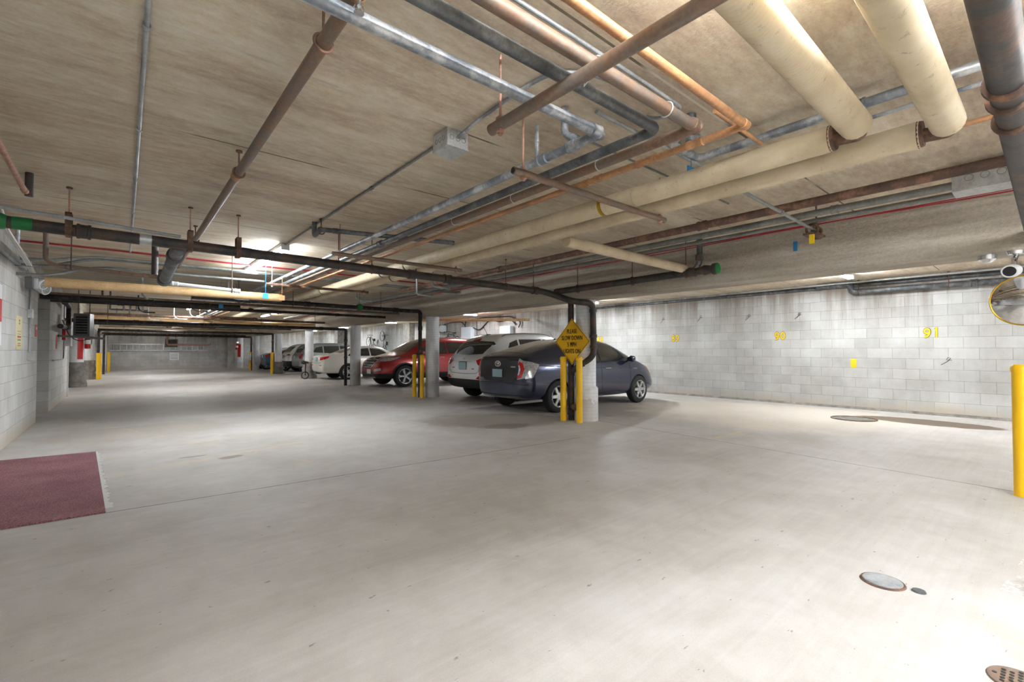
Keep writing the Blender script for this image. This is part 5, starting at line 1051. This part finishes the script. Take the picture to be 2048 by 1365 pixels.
# ladder
lx0, lx1, lz = -.65, 4.35, 1.40
t = thing('ladder', (lx0, FARY-.08, lz), 'long aluminium ladder hung sideways on the far wall', 'ladder')
for z in (lz-.19, lz+.19): MB().box((lx0, FARY-.12, z-.04), (lx1, FARY-.04, z+.04)).build('side_rail', 'zinc_box', t, smooth=False)
for k in range(16): MB().cyl((lx0+.2+k*.305, FARY-.08, lz-.19), (lx0+.2+k*.305, FARY-.08, lz+.19), .03, n=8).build('rung', 'zinc_box', t)
for x in (lx0+.6, lx1-.6): MB().box((x-.02, FARY-.14, lz-.26), (x+.02, FARY, lz-.22)).build('hook', 'dark_metal', t, smooth=False)
g = at(349, 713, Y=FARY); t = thing('notice_sign', g, 'square white notice with rows of print on the far wall below the ladder', 'sign')
MB().box((g.x-.24, FARY-.006, g.z-.24), (g.x+.24, FARY, g.z+.24)).build('panel', 'sign_white', t, smooth=False)
mb = MB()
for z in (.14, .03, -.08, -.16):
    for k in range(5): mb.box((g.x-.2+k*.08, FARY-.008, g.z+z-.02), (g.x-.14+k*.08, FARY-.0062, g.z+z+.02))
mb.build('print', 'grey_metal', t, smooth=False)
tag(MB().tube([(1.9, 32.6, 2.655), (1.9, 32.6, 1.55), (3.9, 32.2, 1.52), (3.95, 32.2, 1.62)], .05, 12, .1).build('water_pipe', 'rod_rust', org=(1.9, 32.6, 2)), 'pale pinkish pipe dropping and running level before the far wall', 'pipe').location = (1.9, 32.6, 2)
tag(MB().cyl((4.9, FARY-.03, 2.65), (4.9, FARY-.03, 1.5), .012, n=8).box((4.82, FARY-.08, 1.38), (4.98, FARY-.001, 1.52)).build('switch_box', 'zinc_box', org=(4.9, FARY-.03, 1.5)), 'grey switch box with conduit on the far wall corner', 'switch box').location = (4.9, FARY-.03, 1.5)
# ---------------------------------------------------------------- convex mirror, camera
C = Vector((5.98, .17, 1.655)); nrm = (Vector((-5.98, .6, -.25))).normalized()
t = thing('convex_mirror', C, 'round convex safety mirror with yellowed rim at the frame edge', 'mirror')
R_, a_ = .42, .215; h_ = R_-math.sqrt(R_*R_-a_*a_)
mb = MB(); prof = [(0, a_)]
d0 = C; rs = []; u = nrm.orthogonal().normalized(); v = nrm.cross(u)
for k in range(15):
    th = math.asin(a_/R_)*(1-k/14.001); rr = R_*math.sin(th); hh = R_*math.cos(th)-(R_-h_)
    rs.append([C+nrm*hh+(u*math.cos(2*PI*i/48)+v*math.sin(2*PI*i/48))*rr for i in range(48)])
mb.rings(rs).build('dome', 'mirror', t)
MB().torus(C, nrm, a_, .007, 48, 8).build('rim', 'gold_brass', t)
MB().lathe(C-nrm*.02, C-nrm*.001, [(0, .1), (.3, a_-.01), (1, a_)], 40).build('back_shell', 'black_plastic', t)
MB().tube([C-nrm*.02, (6.1, .12, 1.66), (6.16, .10, 1.66)], .015, 8).build('bracket', 'chrome', t)
C2 = Vector((5.84, .235, 1.905)); dr = Vector((-.93, .12, -.14)).normalized()
t = thing('security_camera', C2, 'white bullet security camera above the convex mirror', 'camera')
MB().lathe(C2-dr*.10, C2+dr*.10, [(0, .03), (.1, .05), (.85, .058), (1, .05)], 24).build('housing', 'white_paint', t)
MB().lathe(C2+dr*.095, C2+dr*.103, [(0, .045), (1, .04)], 24).build('lens', 'lens', t)
MB().tube([C2-dr*.06, C2-dr*.06+Vector((.02, 0, .09)), (6.02, .22, 2.05), (6.02, .22, 2.098)], .02, 10, .04).lathe((6.02, .22, 2.07), (6.02, .22, 2.0995), [(0, .05), (1, .06)], 20).build('mount', 'chrome', t)
tag(MB().lathe((6.1, .40, 2.03), (6.1, .40, 2.0995), [(0, .03), (.4, .062), (1, .066)], 24).build('smoke_detector', 'chrome', org=(6.1, .40, 2.06)), 'small shiny dome device under the beam above the security camera', 'detector').location = (6.1, .40, 2.06)
# ---------------------------------------------------------------- bicycles and panels on the block wall
def bike(y, z, label, mat, sc=1.0, tilt=0):
    X = WALLX-.16; t = thing('bicycle', (X, y, z), label, 'bicycle')
    f = lambda a, b: Vector((X, y+(a*math.cos(tilt)-b*math.sin(tilt))*sc, z+(a*math.sin(tilt)+b*math.cos(tilt))*sc))
    for a0 in (-.52, .52):
        w = MB().torus(f(a0, 0), (1, 0, 0), .33*sc, .018, 36, 8).build('wheel', 'rubber', t)
        sp = MB().torus(f(a0, 0), (1, 0, 0), .305*sc, .008, 30, 6)
        for k in range(12): sp.cyl(f(a0, 0), f(a0+.3*math.cos(k*PI/6), .3*math.sin(k*PI/6)), .0015, n=4)
        sub(sp, 'spokes', 'alloy', w, t)
    fr = MB()
    for p, q in (((-.52, 0), (-.08, -.02)), ((-.52, 0), (-.2, .42)), ((-.08, -.02), (-.22, .50)), ((-.08, -.02), (.36, .42)), ((-.2, .42), (.34, .48)), ((.34, .52), (.52, 0))): fr.cyl(f(*p), f(*q), .015, n=8)
    fr.build('frame', mat, t)
    MB().box(f(-.34, .50)-Vector((.05, 0, 0)), f(-.10, .55)+Vector((.05, 0, 0)), bev=.01).build('saddle', 'seat_fabric', t)
    MB().tube([f(.34, .52)+Vector((-.25, -.03, .05)), f(.36, .60), f(.34, .52)+Vector((.12, -.03, .05))], .011, 8, .05).build('handlebar', 'dark_metal', t)
bike(17.92, 1.55, 'black bicycle hung on the block wall above the red SUV', 'black_plastic', .88)
bike(26.9, 1.52, 'dark bicycle hung on the wall near the pilaster', 'dark_metal', .9, .5)
bike(25.2, 1.62, 'second dark bicycle farther back on the wall above the silver grey SUV', 'dark_metal', .85, 1.2)
t = thing('cargo_bag', (11.45, 18.95, 2.22), 'pale blue padded cargo box strapped high on the block wall', 'bag')
MB().box((11.3, 18.45, 2.06), (11.6, 19.5, 2.40), bev=.10).build('shell', 'panel_grey', t); MB().box((11.28, 18.65, 2.05), (11.61, 18.69, 2.41), bev=.004).box((11.28, 19.2, 2.05), (11.61, 19.24, 2.41), bev=.004).build('straps', 'black_plastic', t)
def epanel(y, z, w, h, lb):
    t = thing('electrical_panel', (WALLX, y, z), lb, 'electrical panel')
    MB().box((WALLX-.18, y-w/2, z-h/2), (WALLX, y+w/2, z+h/2), bev=.006).build('cabinet', 'panel_grey', t, smooth=False); MB().box((WALLX-.19, y-w/2+.03, z-h/2+.03), (WALLX-.18, y+w/2-.03, z+h/2-.03), bev=.003).build('door', 'panel_grey', t, smooth=False)
epanel(16.75, 1.93, .78, .62, 'tall pale grey electrical panel on the wall behind the red SUV'); epanel(14.05, 1.90, .66, .55, 'smaller pale panel on the wall behind the white SUV')
for k, pts in enumerate(([(16.5, 2.25), (15.9, 2.05), (15.2, 2.5), (14.4, 2.35), (13.9, 2.5), (13.5, 2.2)], [(17.0, 2.24), (16.9, 2.6), (16.4, 2.55), (15.6, 2.6), (13.8, 2.56), (13.2, 2.3), (13.35, 2.1)], [(19.8, 2.3), (18, 2.52), (17.2, 2.5), (16.9, 2.25)], [(16.1, 2.6), (16.05, 1.9), (16.05, 1.2)])):
    tag(MB().tube([(WALLX-.06-.01*k, a, b) for a, b in pts], .022 if k < 3 else .010, 8, .25).build('power_cable', 'cable_black', org=(WALLX-.06, pts[0][0], 2.2)), ('thick black cable sagging between the two pale wall panels', 'black cable looping over the smaller pale panel', 'black cable rising from the cargo box to the larger panel', 'thin cable dropping behind the white SUV roof')[k], 'cable').location = (WALLX-.06, pts[0][0], 2.2)
# kick scooter beside the sedan
g = Vector((5.88, 20.5, 0)); t = thing('scooter', g, 'folded bicycle seat and wheel poking out beside the cream sedan', 'scooter')
MB().torus(g+Vector((0, 0, .16)), (0, 1, 0), .14, .022).build('wheel', 'rubber', t)
MB().cyl(g+Vector((0, 0, .16)), g+Vector((.02, 0, .66)), .022, n=10).build('post', 'dark_metal', t); MB().lathe(g+Vector((-.16, 0, .70)), g+Vector((.14, 0, .70)), [(0, .03), (.3, .08), (1, .03)], 14).build('saddle', 'seat_fabric', t)
# ---------------------------------------------------------------- lamps
tube_light(1.65, 7.9, 2.44, 'lit tube light above the big cross drain, nearest in view', 'aisle tube lights', lm='aisle_light')
tube_light(1.3, 34.3, .9, 'bright tube light glaring at the far end of the aisle', 'aisle tube lights', 'X', 2.50)
for x, y, lb in ((4.3, 20.2, 'glowing lamp end seen through the far pipe bundle, over the sedan row'), (1.65, 17.5, 'tube light hidden among far cross drains'), (1.65, 26.8, 'tube light over the far aisle before the last drains')): tube_light(x, y, 1.25 if x > 4 else 2.44, lb, 'aisle tube lights')
for y, lb in ((2.5, 'bay tube light above number 90 near the block wall'), (8.6, 'bay tube light over the dark blue car'), (14.6, 'bay tube light over the white SUV and red SUV'), (21.5, 'bay tube light past the cream sedan'), (28, 'bay tube light over the far white SUV'), (34, 'last bay tube light in the far corner'), (-4, 'added unseen bay fill light behind the view')): tube_light(10.2, y, .62, lb, 'bay tube lights', 'X', lm='bay_light')  # the one behind the view is added, to brighten the foreground
tube_light(1.0, .50, 2.0, 'hidden tube light above the overhead pipe corner', 'aisle tube lights', 'X', lm='near_light')
tube_light(2.3, -.97, 2.44, 'added unseen fill tube light just behind the view beside the fat beige pipes', 'aisle tube lights', lm='near_light')  # added lamp out of view, whitens the ceiling above the beige pipes
tube_light(1.2, -3.2, 2.44, 'added unseen fill tube light behind the view over the aisle', 'aisle tube lights'); tube_light(4.4, -5.5, 2.44, 'added unseen fill tube light behind the view near the beam', 'aisle tube lights')  # both added behind the camera as fill to lift the shadows
tube_light(4.4, -1.9, 2.44, 'added unseen fill tube light behind the view beside the sprinkler main', 'aisle tube lights'); tube_light(1.2, -6.4, 2.44, 'second added unseen fill tube light behind the view over the aisle', 'aisle tube lights'); tube_light(8.5, -1.5, 2.44, 'added unseen fill tube light behind the view in the open bay', 'bay tube lights')  # three more unseen fill lamps, added to brighten aisle and bay
tube_light(-3.5, 24, 2.44, 'tube light in the side bay beyond the left wall', 'aisle tube lights'); tube_light(-3.5, 31, 2.44, 'second tube light in the side bay beyond the left wall', 'aisle tube lights')
w = bpy.data.worlds.new('w'); S.world = w; w.use_nodes = True; w.node_tree.nodes['Background'].inputs[0].default_value = (.8, .85, 1, 1); w.node_tree.nodes['Background'].inputs[1].default_value = .1
S.view_settings.view_transform = 'Standard'; S.view_settings.look = 'None'; S.view_settings.gamma = 1; S.view_settings.use_curve_mapping = False
S.view_settings.exposure = EXPOSURE
S.cycles.use_denoising = True; S.cycles.max_bounces = 5; S.cycles.diffuse_bounces = 3; S.cycles.glossy_bounces = 3; S.cycles.use_adaptive_sampling = True; S.cycles.adaptive_threshold = .15; S.cycles.caustics_reflective = False; S.cycles.caustics_refractive = False; S.cycles.sample_clamp_indirect = 8
